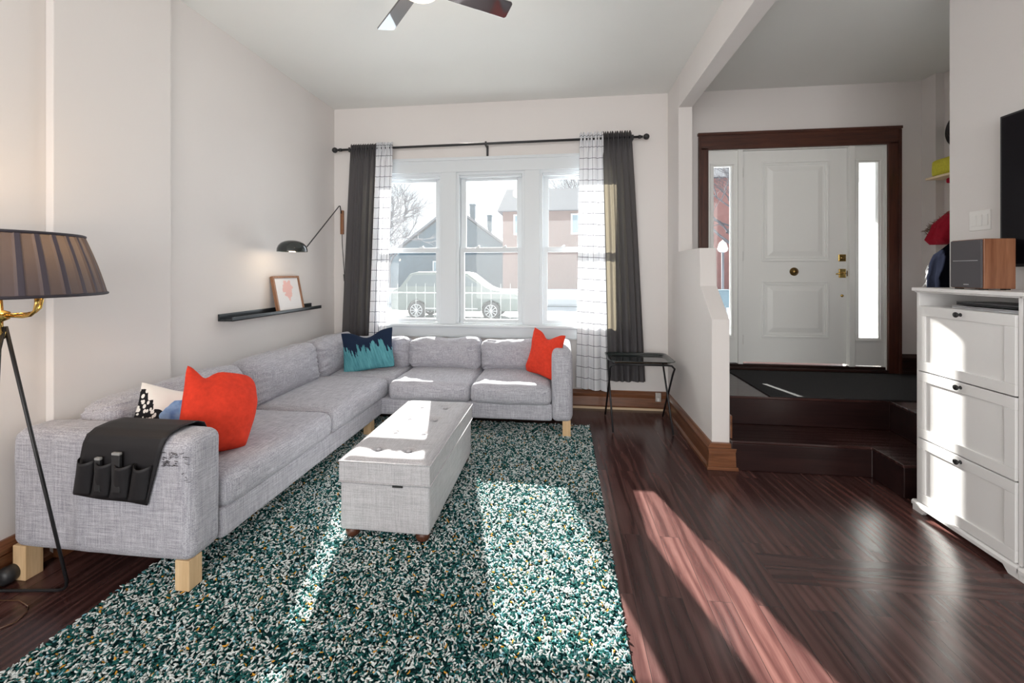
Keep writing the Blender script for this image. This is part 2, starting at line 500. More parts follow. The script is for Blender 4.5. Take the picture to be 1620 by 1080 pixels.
# ------------------------------------------------------------------ mesh helpers
class MB:
    def __init__(self):
        self.bm = bmesh.new()

    def box(self, x0, y0, z0, x1, y1, z1, mtx=None):
        vs = [self.bm.verts.new(Vector(p)) for p in
              ((x0, y0, z0), (x1, y0, z0), (x1, y1, z0), (x0, y1, z0), (x0, y0, z1), (x1, y0, z1), (x1, y1, z1), (x0, y1, z1))]
        if mtx:
            for v in vs:
                v.co = mtx @ v.co
        for f in ((0, 3, 2, 1), (4, 5, 6, 7), (0, 1, 5, 4), (1, 2, 6, 5), (2, 3, 7, 6), (3, 0, 4, 7)):
            self.bm.faces.new([vs[i] for i in f])
        return self

    def prism(self, poly, axis, a, b):
        """poly: 2D list; axis 'x': (y,z) ; 'y': (x,z) ; 'z': (x,y)"""
        def mk(p, t):
            return {'x': (t, p[0], p[1]), 'y': (p[0], t, p[1]), 'z': (p[0], p[1], t)}[axis]
        A = [self.bm.verts.new(mk(p, a)) for p in poly]
        B = [self.bm.verts.new(mk(p, b)) for p in poly]
        n = len(poly)
        fs = [self.bm.faces.new(A), self.bm.faces.new(list(reversed(B)))]
        for i in range(n):
            fs.append(self.bm.faces.new((A[i], B[i], B[(i + 1) % n], A[(i + 1) % n])))
        bmesh.ops.recalc_face_normals(self.bm, faces=fs)
        return self

    def tube(self, pts, r, seg=10, cap=True):
        pts = [Vector(p) for p in pts]
        rs = r if isinstance(r, (list, tuple)) else [r] * len(pts)
        rings = []
        up = None
        for i, p in enumerate(pts):
            d = (pts[min(i + 1, len(pts) - 1)] - pts[max(i - 1, 0)]).normalized()
            if up is None:
                up = Vector((0, 0, 1)) if abs(d.z) < 0.9 else Vector((1, 0, 0))
            s = d.cross(up)
            if s.length < 1e-5:
                s = d.cross(Vector((0, 1, 0)))
            s.normalize()
            up = s.cross(d).normalized()
            rings.append([self.bm.verts.new(p + (s * math.cos(2 * PI * k / seg) + up * math.sin(2 * PI * k / seg)) * rs[i])
                          for k in range(seg)])
        fs = []
        for a, b in zip(rings, rings[1:]):
            for k in range(seg):
                fs.append(self.bm.faces.new((a[k], a[(k + 1) % seg], b[(k + 1) % seg], b[k])))
        if cap:
            fs.append(self.bm.faces.new(list(reversed(rings[0]))))
            fs.append(self.bm.faces.new(rings[-1]))
        for f in fs:
            f.smooth = True
        bmesh.ops.recalc_face_normals(self.bm, faces=fs)
        return self

    def lathe(self, prof, c=(0, 0, 0), seg=32, axis='z', close=False):
        """prof: list of (r, h)"""
        c = Vector(c)
        rings = []
        for r, h in prof:
            ring = []
            for k in range(seg):
                a = 2 * PI * k / seg
                u, v = r * math.cos(a), r * math.sin(a)
                p = {'z': (u, v, h), 'y': (u, h, v), 'x': (h, u, v)}[axis]
                ring.append(self.bm.verts.new(c + Vector(p)))
            rings.append(ring)
        fs = []
        for a, b in zip(rings, rings[1:]):
            for k in range(seg):
                fs.append(self.bm.faces.new((a[k], a[(k + 1) % seg], b[(k + 1) % seg], b[k])))
        if not close:
            if prof[0][0] > 1e-4:
                fs.append(self.bm.faces.new(rings[0]))
            if prof[-1][0] > 1e-4:
                fs.append(self.bm.faces.new(rings[-1]))
        for f in fs:
            f.smooth = True
        bmesh.ops.recalc_face_normals(self.bm, faces=fs)
        bmesh.ops.remove_doubles(self.bm, verts=[v for r in rings for v in r], dist=1e-5)
        return self

    def build(self, name, material, parent=None, bevel=0, seg=2, smooth=False):
        me = bpy.data.meshes.new(name)
        self.bm.to_mesh(me)
        self.bm.free()
        if smooth:
            me.polygons.foreach_set('use_smooth', [True] * len(me.polygons))
        me.materials.append(material)
        return link(name, me, parent, bevel, seg)


def link(name, me, parent=None, bevel=0, seg=2):
    o = bpy.data.objects.new(name, me)
    C.objects.link(o)
    if parent:
        o.parent = parent
    if bevel:
        md = o.modifiers.new('bevel', 'BEVEL')
        md.width = bevel
        md.segments = seg
        md.limit_method = 'ANGLE'
        md.angle_limit = math.radians(40)
        md.harden_normals = False
    return o


def tag(o, label, cat, group=None, kind=None):
    o['label'] = label
    o['category'] = cat
    if group:
        o['group'] = group
    if kind:
        o['kind'] = kind
    return o


def thing(name, label, cat, loc=(0, 0, 0), rz=0, group=None):
    o = bpy.data.objects.new(name, None)
    o.empty_display_size = 0.1
    C.objects.link(o)
    o.location = loc
    o.rotation_euler = (0, 0, rz)
    return tag(o, label, cat, group)


def struct(o, label=None):
    o['kind'] = 'structure'
    if label:
        o['label'] = label
    return o


def sempty(name, label=None):
    o = bpy.data.objects.new(name, None)
    C.objects.link(o)
    return struct(o, label)


def lathe_smooth(o):
    return o


def soft_box(name, size, material, parent, loc=(0, 0, 0), r=0.05, bulge=(0, 0, 0), n=16, wrinkle=0.004, seed=0, rot=None, wscale=7.0, sag=0, crease=None):
    """rounded, puffed cushion block. size full extents, origin at centre."""
    hx, hy, hz = [s / 2 for s in size]
    bm = bmesh.new()
    grid = {}

    def vert(q):
        key = tuple(round(a, 6) for a in q)
        if key in grid:
            return grid[key]
        p = Vector((q[0] * hx, q[1] * hy, q[2] * hz))
        inner = Vector((max(-hx + r, min(hx - r, p.x)), max(-hy + r, min(hy - r, p.y)), max(-hz + r, min(hz - r, p.z))))
        d = p - inner
        if d.length > 1e-9:
            p = inner + d.normalized() * r
        ux, uy, uz = p.x / hx, p.y / hy, p.z / hz
        bx = bulge[0] * (1 - uy * uy) * (1 - uz * uz)
        by = bulge[1] * (1 - ux * ux) * (1 - uz * uz)
        bz = bulge[2] * (1 - ux ** 4) * (1 - uy ** 4)
        p += Vector((bx * ux, by * uy, bz * uz))
        if sag:
            p.z -= sag * max(0, uz) * (1 - ux * ux)
        s = Vector((seed * 3.7, seed * 1.3, seed * 2.1))
        nn = noise.noise_vector(p * wscale + s) * wrinkle + noise.noise_vector(p * wscale * 3 + s) * wrinkle * 0.45
        p += nn
        if crease is not None:
            ua = (ux, uy)[crease]
            e = max(0, abs(ua) - 0.45) / 0.55
            nz = noise.noise(Vector((seed * 3.1, uz * 2.5, math.copysign(1, ua) * 5)))
            wv_ = math.sin(uz * 8.5 + nz * 5 + seed + (1 - e) * 2.2 * (1 if uz > 0 else -1))
            k_ = (1, 0)[crease]
            side_ = math.copysign(1, (ux, uy)[k_])
            amp_ = 0.015 * e * (1 - 0.5 * abs(uz))
            p[k_] += side_ * amp_ * (-abs(wv_) * 1.6 + 0.8)
        v = bm.verts.new(p)
        grid[key] = v
        return v
    # parameter samples denser near the edges
    base = [-1 + 2 * i / n for i in range(n + 1)]
    def warp(t, h):
        e = min(0.45, r / h)
        return t
    for ax in range(3):
        for sgn in (-1, 1):
            for i in range(n):
                for j in range(n):
                    quad = []
                    for (a, b_) in ((i, j), (i + 1, j), (i + 1, j + 1), (i, j + 1)):
                        q = [0, 0, 0]
                        q[ax] = sgn
                        q[(ax + 1) % 3] = math.sin(base[a] * PI / 2)
                        q[(ax + 2) % 3] = math.sin(base[b_] * PI / 2)
                        quad.append(vert(q))
                    if len(set(quad)) == 4:
                        try:
                            f = bm.faces.new(quad if sgn > 0 else quad[::-1])
                            f.smooth = True
                        except ValueError:
                            pass
    me = bpy.data.meshes.new(name)
    bm.to_mesh(me)
    bm.free()
    me.materials.append(material)
    o = link(name, me, parent)
    o.location = loc
    if rot:
        o.rotation_euler = rot
    return o


def pillow(name, label, cat, w, h, T, material, loc, rot, chop=0.05, seed=0, group=None, cornerlift=0.0, cu=0.0, cw=0.42, rr=0.0):
    n = 30
    vs, fs = [], []

    def surf(u, v, side):
        x = u * w / 2 * (1 - 0.09 * (1 - v * v))
        z = v * h / 2 * (1 - 0.09 * (1 - u * u))
        dent = chop * math.exp(-((u - cu) / cw) ** 2) * max(0, (v + 1) / 2) ** 3
        z -= dent
        t = T / 2 * (max(0, 1 - abs(u) ** 2.2) * max(0, 1 - abs(v) ** 2.2)) ** 0.55
        t *= 1 - 0.35 * math.exp(-((u - cu) / 0.35) ** 2) * max(0, v) ** 2 * (chop > 0.02)
        # heavier at the bottom
        t *= 1 + 0.18 * -v
        y = side * t
        cr = (abs(u) * abs(v)) ** 5
        if rr and u > 0:
            c2 = (u * abs(v)) ** 2.5 * rr
            x *= 1 - c2
            z *= 1 - c2 * (1 if v > 0 else 0.5)
        x *= 1 - 0.07 * cr * (1 if v < 0 else 0.5)
        z *= 1 - 0.07 * cr * (1 if v < 0 else 0.3)
        p = Vector((x, y, z))
        s = Vector((seed * 5.1, seed * 2.3, side * 3))
        fade = min(1, (1 - abs(u)) * 6) * min(1, (1 - abs(v)) * 6)
        p += noise.noise_vector(p * 6 + s) * 0.022 * (0.3 + fade) + noise.noise_vector(p * 17 + s) * 0.004 * fade
        if cornerlift and v > 0.5:
            p.z += cornerlift * (v - 0.5) * 2 * max(0, abs(u) - 0.5) * 2
        p.z += h / 2
        return p
    idx = {}
    for side in (-1, 1):
        for i in range(n + 1):
            for j in range(n + 1):
                u, v = math.sin((-1 + 2 * i / n) * PI / 2), math.sin((-1 + 2 * j / n) * PI / 2)
                edge = i in (0, n) or j in (0, n)
                if edge and side == 1:
                    idx[(1, i, j)] = idx[(-1, i, j)]
                    continue
                idx[(side, i, j)] = len(vs)
                vs.append(surf(u, v, side))
    for side in (-1, 1):
        for i in range(n):
            for j in range(n):
                q = [idx[(side, i, j)], idx[(side, i + 1, j)], idx[(side, i + 1, j + 1)], idx[(side, i, j + 1)]]
                fs.append(q if side == -1 else q[::-1])
    me = bpy.data.meshes.new(name)
    me.from_pydata(vs, [], fs)
    me.polygons.foreach_set('use_smooth', [True] * len(me.polygons))
    me.materials.append(material)
    o = link(name, me)
    o.location = loc
    o.rotation_euler = rot
    return tag(o, label, cat, group)


# ------------------------------------------------------------------ room shell
XL, XR, YF, ZC = -2.535, 1.066, 4.411, 3.218
PT = 0.122            # partition thickness
PLAT = 0.435
TVX = 2.39
ENX = 3.46

struct(MB().box(-2.7, -3.6, -0.12, 3.6, 4.6, 0).build('floor', M['floor']), 'dark red-brown oak plank floor')
struct(MB().box(-2.7, -3.6, ZC, 3.7, 4.61, ZC + 0.12).build('ceiling', M['ceil']), 'flat white ceiling')

w = MB()
w.box(XL - 0.14, -3.6, 0, XL, 4.6, ZC)
w.build('wall_left', M['wall'])['kind'] = 'structure'
struct(MB().box(XL, 1.775, 0, XL + 0.045, 2.40, ZC).build('wall_left_breast', M['wall'], bevel=0.004), 'shallow white chimney breast on the left wall')

WX0, WX1, WZ0, WZ1 = -2.09, 0.59, 0.835, 2.50
DX0, DX1, DZ1 = 1.445, 3.095, 2.63
w = MB()
w.box(XL, YF, 0, WX0, YF + 0.19, ZC)
w.box(WX0, YF, 0, WX1, YF + 0.19, WZ0)
w.box(WX0, YF, WZ1, WX1, YF + 0.19, ZC)
w.box(WX1, YF, 0, DX0, YF + 0.19, ZC)
w.box(DX0, YF, DZ1, DX1, YF + 0.19, ZC)
w.box(DX0, YF, 0, DX1, YF + 0.19, PLAT - 0.01)
w.box(DX1, YF, 0, ENX + 0.14, YF + 0.19, ZC)
struct(w.build('wall_front', M['wall']))

# half-height partition with the stepped, sloping top, and the pillar at the front wall
prof = [(3.155, 0), (YF, 0), (YF, ZC), (4.02, ZC), (4.02, 1.59), (3.42, 1.59), (3.405, 1.295), (3.155, 1.061)]
struct(MB().prism(prof, 'x', XR, XR + PT).build('wall_partition', M['wall'], bevel=0.003),
       'white half-height partition with a sloping stepped top beside the entry')
struct(MB().box(XR, -3.5, 2.921, XR + PT, 4.02, ZC).build('wall_beam', M['wall'], bevel=0.003), 'white ceiling beam above the partition')
w = MB()
w.box(TVX, -3.5, 0, TVX + 0.14, 2.907, ZC)
w.box(TVX + 0.14, 2.78, 0, ENX + 0.14, 2.907, ZC)
struct(w.build('wall_right', M['wall'], bevel=0.002))
w = MB()
w.box(ENX, 2.907, 0, ENX + 0.14, YF, ZC)
w.box(3.39, 4.26, 0, ENX, YF, ZC)
struct(w.build('wall_entry', M['wall']))
# unseen back wall; its wide opening is added to let light in
w = MB()
w.box(XL, -3.6, 0, -2.7 + 0.1, -3.45, ZC)
w.box(XL, -3.6, 0, TVX, -3.45, 0.45)
w.box(XL, -3.6, 2.95, TVX, -3.45, ZC)
w.box(1.95, -3.6, 0.45, TVX, -3.45, 2.95)
w.box(XL, -3.6, 0.45, -2.45, -3.45, 2.95)
struct(w.build('wall_back', M['wall']))

# ------------------------------------------------------------------ baseboards
BPROF = [(0, 0), (0.045, 0), (0.045, 0.02), (0.026, 0.028), (0.024, 0.118), (0.030, 0.128), (0.034, 0.150), (0.022, 0.172), (0.014, 0.184), (0, 0.184)]


def baseboard(name, p0, p1, inward, material, z0=0.0, prof=BPROF, label=None):
    """sweep the profile from p0 to p1 (2D), inward = 2D unit vector into the room"""
    bm = bmesh.new()
    A = [bm.verts.new((p0[0] + inward[0] * d, p0[1] + inward[1] * d, z0 + z)) for d, z in prof]
    B = [bm.verts.new((p1[0] + inward[0] * d, p1[1] + inward[1] * d, z0 + z)) for d, z in prof]
    n = len(prof)
    fs = [bm.faces.new(A), bm.faces.new(B[::-1])]
    for i in range(n):
        fs.append(bm.faces.new((A[i], B[i], B[(i + 1) % n], A[(i + 1) % n])))
    bmesh.ops.recalc_face_normals(bm, faces=fs)
    me = bpy.data.meshes.new(name)
    bm.to_mesh(me)
    bm.free()
    me.materials.append(material)
    return struct(link(name, me), label)


baseboard('baseboard_front', (XL + .04, YF), (XR, YF), (0, -1), M['base'], label='brown oak baseboard under the front window')
struct(MB().box(-0.2, YF - 0.05, 0, XR - 0.045, YF - 0.045, 0.022).build('trim_1', M['raw']), 'strip of bare pale wood along the foot of the front baseboard')
baseboard('baseboard_left', (XL, -3.4), (XL, 1.775), (1, 0), M['basey'], label='brown oak baseboard on the left wall near the floor lamp')
baseboard('baseboard_left', (XL, 2.40), (XL, YF), (1, 0), M['basey'], label='brown oak baseboard on the left wall behind the sofa')
baseboard('baseboard_left', (XL + .045, 1.775), (XL + .045, 2.40), (1, 0), M['basey'], label='brown oak baseboard on the chimney breast')
baseboard('baseboard_partition', (XR, 3.155), (XR, YF - 0.045), (-1, 0), M['basey'], label='brown oak baseboard along the side of the half wall')
# wrapped end block
bm_ = MB()
for d, z, d2, z2 in ((0.045, 0, 0.043, 0.022), (0.034, 0.022, 0.029, 0.125), (0.030, 0.125, 0.036, 0.152), (0.032, 0.152, 0.018, 0.184)):
    x0, x1 = XR - d, XR + PT + d
    bm_.prism([(x0, z), (x1, z), (XR + PT + d2, z2), (XR - d2, z2)], 'y', 3.155 - (d + d2) / 2, 3.155 + 0.002)
bm_.box(XR + PT, 3.14, 0.22, XR + PT + 0.012, 3.20, 0.38)
struct(bm_.build('baseboard_end', M['base'], bevel=0.002), 'light brown moulded baseboard block wrapping the end of the half wall')
DB = [(0, 0), (0.03, 0), (0.03, 0.02), (0.02, 0.03), (0.02, 0.15), (0.0, 0.185)]
baseboard('baseboard_entry', (3.2, YF), (3.39, YF), (0, -1), M['darkwood'], PLAT, DB, 'dark baseboard right of the entry door')
baseboard('baseboard_entry', (3.39, 4.26), (3.39, YF), (-1, 0), M['darkwood'], PLAT, DB, 'dark baseboard round the coat corner')
baseboard('baseboard_entry', (3.39, 4.26), (ENX, 4.26), (0, -1), M['darkwood'], PLAT, DB, 'short dark baseboard return in the coat corner')
baseboard('baseboard_entry', (ENX, 2.907), (ENX, 4.26), (-1, 0), M['darkwood'], PLAT, DB, 'dark baseboard under the coats')
baseboard('baseboard_right', (TVX, -3.4), (TVX, 2.907), (-1, 0), M['basey'], label='oak baseboard on the television wall')

# ------------------------------------------------------------------ entry platform and steps
plat = sempty('entry_steps', 'two dark oak steps and landing up to the entry door')
def nosed(poly, z0, z1, name, over=0.0):
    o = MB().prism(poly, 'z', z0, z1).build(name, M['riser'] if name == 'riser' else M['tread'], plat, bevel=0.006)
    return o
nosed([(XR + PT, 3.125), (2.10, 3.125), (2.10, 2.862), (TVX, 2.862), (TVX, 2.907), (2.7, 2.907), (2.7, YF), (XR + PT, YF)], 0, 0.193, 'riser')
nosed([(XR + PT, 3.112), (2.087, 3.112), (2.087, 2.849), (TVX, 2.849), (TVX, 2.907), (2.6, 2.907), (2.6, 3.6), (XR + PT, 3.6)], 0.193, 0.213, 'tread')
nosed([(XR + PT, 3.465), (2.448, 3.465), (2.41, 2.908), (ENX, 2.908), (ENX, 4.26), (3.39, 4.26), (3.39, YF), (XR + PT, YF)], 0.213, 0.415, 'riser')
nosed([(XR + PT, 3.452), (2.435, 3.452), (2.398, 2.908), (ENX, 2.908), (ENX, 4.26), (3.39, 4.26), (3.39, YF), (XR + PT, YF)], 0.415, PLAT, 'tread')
g = MB().box(1.60, 3.458, PLAT, 3.36, 4.335, PLAT + 0.009).build('doormat', M['mat'], bevel=0.003)
tag(g, 'large charcoal entry mat lying on the landing before the white door', 'mat')

# ------------------------------------------------------------------ front window
win = sempty('window_1', 'triple white double-hung window over the sofa')
W = M['white']
f = MB()
f.box(WX0 - 0.10, YF - 0.022, 2.475, WX1 + 0.10, YF + 0.0, 2.625)        # head casing
f.box(WX0 - 0.12, YF - 0.034, 2.60, WX1 + 0.12, YF, 2.632)
f.box(WX0 - 0.10, YF - 0.018, 0.84, WX0 + 0.01, YF, 2.475)
f.box(WX1 - 0.01, YF - 0.018, 0.84, WX1 + 0.10, YF, 2.475)
f.build('casing', W, win, bevel=0.004)
f = MB()
f.box(WX0 - 0.13, YF - 0.062, 0.815, WX1 + 0.13, YF + 0.03, 0.842)
f.build('sill', W, win, bevel=0.006)
MB().box(WX0 - 0.11, YF - 0.02, 0.715, WX1 + 0.11, YF, 0.815).box(WX0 - 0.11, YF - 0.026, 0.70, WX1 + 0.11, YF, 0.722).build('apron', W, win, bevel=0.003)
f = MB()   # outer frame, mullions, head, foot
f.box(WX0, YF, 2.445, WX1, YF + 0.15, 2.50)
f.box(WX0, YF, 0.835, WX1, YF + 0.17, 0.852)
GL = [(-2.03, -1.373), (-1.056, -0.474), (-0.157, 0.50)]
jm = [(WX0, GL[0][0] - 0.05), (GL[0][1] + 0.05, GL[1][0] - 0.05), (GL[1][1] + 0.05, GL[2][0] - 0.05), (GL[2][1] + 0.05, WX1)]
for a, b in jm:
    f.box(a, YF - (0.004 if a > WX0 and b < WX1 else 0), 0.852, b, YF + 0.15, 2.445)
for a, b in jm[1:3]:
    f.box(a + 0.028, YF - 0.02, 0.842, b - 0.028, YF, 2.475)
f.build('frame', W, win, bevel=0.003)
for (a, b) in GL:
    # lower sash (room side)
    y0, y1 = YF + 0.03, YF + 0.065
    s = MB()
    s.box(a - 0.048, y0, 0.855, a, y1, 1.665).box(b, y0, 0.855, b + 0.048, y1, 1.665)
    s.box(a, y0, 0.855, b, y1, 0.893).box(a, y0, 1.612, b, y1, 1.665)
    so_ = s.build('sash', W, win, bevel=0.003)
    MB().box(a - 0.002, (y0 + y1) / 2, 0.892, b + 0.002, (y0 + y1) / 2 + 0.004, 1.614).build('pane', M['glass'], so_)
    k = MB()
    for t in (0.25, 0.75):
        xx = a + (b - a) * t
        k.box(xx - 0.022, y0 + 0.004, 1.665, xx + 0.022, y1 + 0.01, 1.676).tube([(xx, y0 + .02, 1.676), (xx + .02, y0 + .02, 1.684)], 0.006, 8)
    k.build('sash_lock', W, so_)
    y0, y1 = YF + 0.072, YF + 0.105
    s = MB()
    s.box(a - 0.048, y0, 1.615, a + 0.012, y1, 2.445).box(b - 0.012, y0, 1.615, b + 0.048, y1, 2.445)
    s.box(a, y0, 1.615, b, y1, 1.655).box(a, y0, 2.392, b, y1, 2.445)
    so_ = s.build('sash', W, win, bevel=0.003)
    MB().box(a + .01, (y0 + y1) / 2, 1.65, b - .01, (y0 + y1) / 2 + 0.004, 2.395).build('pane', M['glass'], so_)
    xx = (a + b) / 2
    MB().box(a - 0.045, YF + 0.02, 2.42, b + 0.045, YF + 0.072, 2.445).box(xx - 0.03, YF + 0.055, 2.405, xx + 0.03, YF + 0.073, 2.418).build('stop', W, win, bevel=0.002)

# ------------------------------------------------------------------ entry door with sidelights
dr = sempty('door_1', 'white two-panel entry door with brass hardware')
D = M['doorwhite']
DY = YF + 0.03
# slab with two raised panels
d0, d1, dz0, dz1 = 1.79, 2.756, 0.502, 2.612
s = MB()
s.box(d0, DY, dz0, d1, DY + 0.045, dz1)
s.build('slab', D, dr, bevel=0.003)


def ring(mb, x0, z0, x1, z1, wdt, y0, y1):
    mb.box(x0, y0, z0, x1, y1, z0 + wdt).box(x0, y0, z1 - wdt, x1, y1, z1)
    mb.box(x0, y0, z0 + wdt, x0 + wdt, y1, z1 - wdt).box(x1 - wdt, y0, z0 + wdt, x1, y1, z1 - wdt)


for (x0, z0, x1, z1) in ((1.975, 1.505, 2.59, 2.50), (1.975, 0.75, 2.59, 1.312)):
    p = MB()
    ring(p, x0, z0, x1, z1, 0.018, DY - 0.012, DY + 0.002)
    ring(p, x0 + 0.03, z0 + 0.03, x1 - 0.03, z1 - 0.03, 0.008, DY - 0.006, DY + 0.002)
    p.build('panel_moulding', D, dr, bevel=0.005)
    # raised field, bevelled towards its edge
    a, b, c_, d_ = x0 + 0.055, z0 + 0.055, x1 - 0.055, z1 - 0.055
    q = bmesh.new()
    o4 = [q.verts.new(v) for v in ((a, DY, b), (c_, DY, b), (c_, DY, d_), (a, DY, d_))]
    i4 = [q.verts.new(v) for v in ((a + .045, DY - .011, b + .045), (c_ - .045, DY - .011, b + .045), (c_ - .045, DY - .011, d_ - .045), (a + .045, DY - .011, d_ - .045))]
    for i in range(4):
        q.faces.new((o4[i], o4[(i + 1) % 4], i4[(i + 1) % 4], i4[i]))
    q.faces.new(i4)
    q.faces.new(o4[::-1])
    me = bpy.data.meshes.new('raised_panel'); q.to_mesh(me); q.free(); me.materials.append(D)
    link('raised_panel', me, dr)
for hz in (2.395, 1.56, 0.725):
    MB().tube([(1.787, DY - 0.012, hz - 0.05), (1.787, DY - 0.012, hz + 0.05)], 0.008, 10).box(1.787, DY - .006, hz - .045, 1.80, DY + .001, hz + .045).build('hinge', M['nickel'], dr)
MB().lathe([(0.0, -0.034), (0.018, -0.032), (0.024, -0.026), (0.024, -0.018), (0.036, -0.012), (0.041, -0.005), (0.041, 0.0)], (2.275, DY, 1.405), 32, 'y').build('door_knocker_knob', M['oldbrass'], dr)
q = MB().box(2.676, DY - 0.012, 1.505, 2.742, DY, 1.573).build('deadbolt', M['brass'], dr, bevel=0.004)
MB().lathe([(0.020, -0.020), (0.022, -0.012), (0.022, 0.0)], (2.709, DY, 1.539), 20, 'y').tube([(2.699, DY - .03, 1.531), (2.722, DY - .03, 1.547)], 0.006, 8).build('thumb_turn', M['oldbrass'], q)
q = MB().box(2.68, DY - 0.012, 1.345, 2.742, DY, 1.432).build('lock_plate', M['brass'], dr, bevel=0.004)
MB().tube([(2.711, DY - .012, 1.388), (2.711, DY - .045, 1.388)], 0.011, 12).tube([(2.715, DY - .05, 1.388), (2.68, DY - .052, 1.39), (2.63, DY - .048, 1.382)], [0.010, 0.008, 0.006], 10).build('lever_handle', M['brass'], q)
MB().lathe([(0.013, -0.006), (0.013, 0)], (2.711, DY, 1.17), 16, 'y').build('keyhole_cover', M['brass'], dr)
MB().box(2.757, DY - .006, 1.36, 2.772, DY + .004, 1.415).build('strike_plate', M['oldbrass'], dr)
# frame posts, head
s = MB()
s.box(1.742, YF - 0.004, 0.485, 1.786, YF + 0.10, 2.63).box(2.76, YF - 0.004, 0.485, 2.81, YF + 0.10, 2.63)
s.box(DX0, YF + 0.01, 2.614, DX1, YF + 0.10, 2.63)
s.box(DX0, YF + 0.0, 0.485, DX0 + 0.014, YF + 0.10, 2.62).box(DX1 - 0.014, YF, 0.455, DX1, YF + 0.10, 2.62)
s.build('frame', D, dr, bevel=0.002)
for (x0, x1, g0, g1) in ((DX0 + .014, 1.742, 1.515, 1.683), (2.81, DX1 - .014, 2.853, 3.022)):
    s = MB()
    s.box(x0, YF + .02, 0.495, g0, YF + .07, 2.615).box(g1, YF + .02, 0.495, x1, YF + .07, 2.615)
    s.box(g0, YF + .02, 0.495, g1, YF + .07, 0.765).box(g0, YF + .02, 2.462, g1, YF + .07, 2.615)
    sl = s.build('sidelight', D, dr)
    s = MB()
    ring(s, g0 - 0.034, 0.731, g1 + 0.034, 2.496, 0.02, YF + 0.006, YF + 0.021)
    ring(s, g0 - 0.014, 0.751, g1 + 0.014, 2.476, 0.014, YF + 0.012, YF + 0.024)
    s.build('sidelight_moulding', D, sl, bevel=0.004)
    MB().box(g0 - .003, YF + .044, 0.76, g1 + .003, YF + .05, 2.465).build('pane', M['sideglass'], sl)
# dark stained casing round the whole opening
tr = sempty('trim_2', 'dark stained wooden casing round the entry door')
MB().box(1.357, YF - 0.026, PLAT, 1.452, YF, 2.64).box(1.357, YF - 0.034, PLAT, 1.380, YF - .02, 2.76).build('jamb_casing', M['casing'], tr, bevel=0.004)
MB().box(3.088, YF - 0.026, PLAT, 3.199, YF, 2.64).box(3.176, YF - 0.034, PLAT, 3.199, YF - .02, 2.76).build('jamb_casing', M['casing'], tr, bevel=0.004)
MB().box(1.357, YF - 0.026, 2.622, 3.199, YF, 2.786).box(1.35, YF - 0.036, 2.765, 3.206, YF, 2.792).build('head_casing', M['casingx'], tr, bevel=0.004)
MB().box(DX0 + .005, YF - .03, PLAT, DX1 - .005, YF + 0.12, 0.462).box(DX0 + .005, YF + .005, 0.462, DX1 - .005, YF + 0.12, 0.487).build('threshold', M['darkwood'], tr, bevel=0.006)

# ------------------------------------------------------------------ curtains
RY, RZ0, RZ1 = 4.318, 2.735, 2.757


def rodz(x):
    return RZ0 + (RZ1 - RZ0) * (x + 2.45) / 3.27


rod = thing('curtain_rod', 'long black curtain rod with ball ends above the front window', 'curtain rod', (-0.8, RY, 2.74))
def rel(p, base):
    return (p[0] - base[0], p[1] - base[1], p[2] - base[2])
RB = (-0.8, RY, 2.74)
MB().tube([rel((-2.44, RY, rodz(-2.44)), RB), rel((0.80, RY, rodz(0.80)), RB)], 0.0125, 14).build('rod', M['blacksat'], rod)
for xx, sg in ((-2.44, -1), (0.80, 1)):
    q = MB()
    q.lathe([(0.0, -0.031), (0.015, -0.027), (0.026, -0.016), (0.031, 0), (0.026, 0.016), (0.015, 0.027), (0.0, 0.031)], rel((xx + sg * 0.035, RY, rodz(xx)), RB), 20, 'x')
    q.lathe([(0.018, -0.012), (0.018, 0.012)], rel((xx - sg * 0.03, RY, rodz(xx)), RB), 16, 'x')
    q.build('finial', M['blacksat'], rod)
for xx in (-2.30, -0.794, 0.70):
    q = MB()
    q.box(xx - 0.011, YF - 0.012, rodz(xx) - 0.115, xx + 0.011, YF, rodz(xx) + 0.005)
    q.box(xx - 0.008, RY - 0.015, rodz(xx) - 0.028, xx + 0.008, YF - 0.004, rodz(xx) - 0.013)
    q.box(xx - 0.010, RY - 0.018, rodz(xx) - 0.028, xx + 0.010, RY - 0.012, rodz(xx) + 0.02)
    for v in q.bm.verts:
        v.co -= Vector(RB)
    q.build('bracket', M['blacksat'], rod, bevel=0.002)


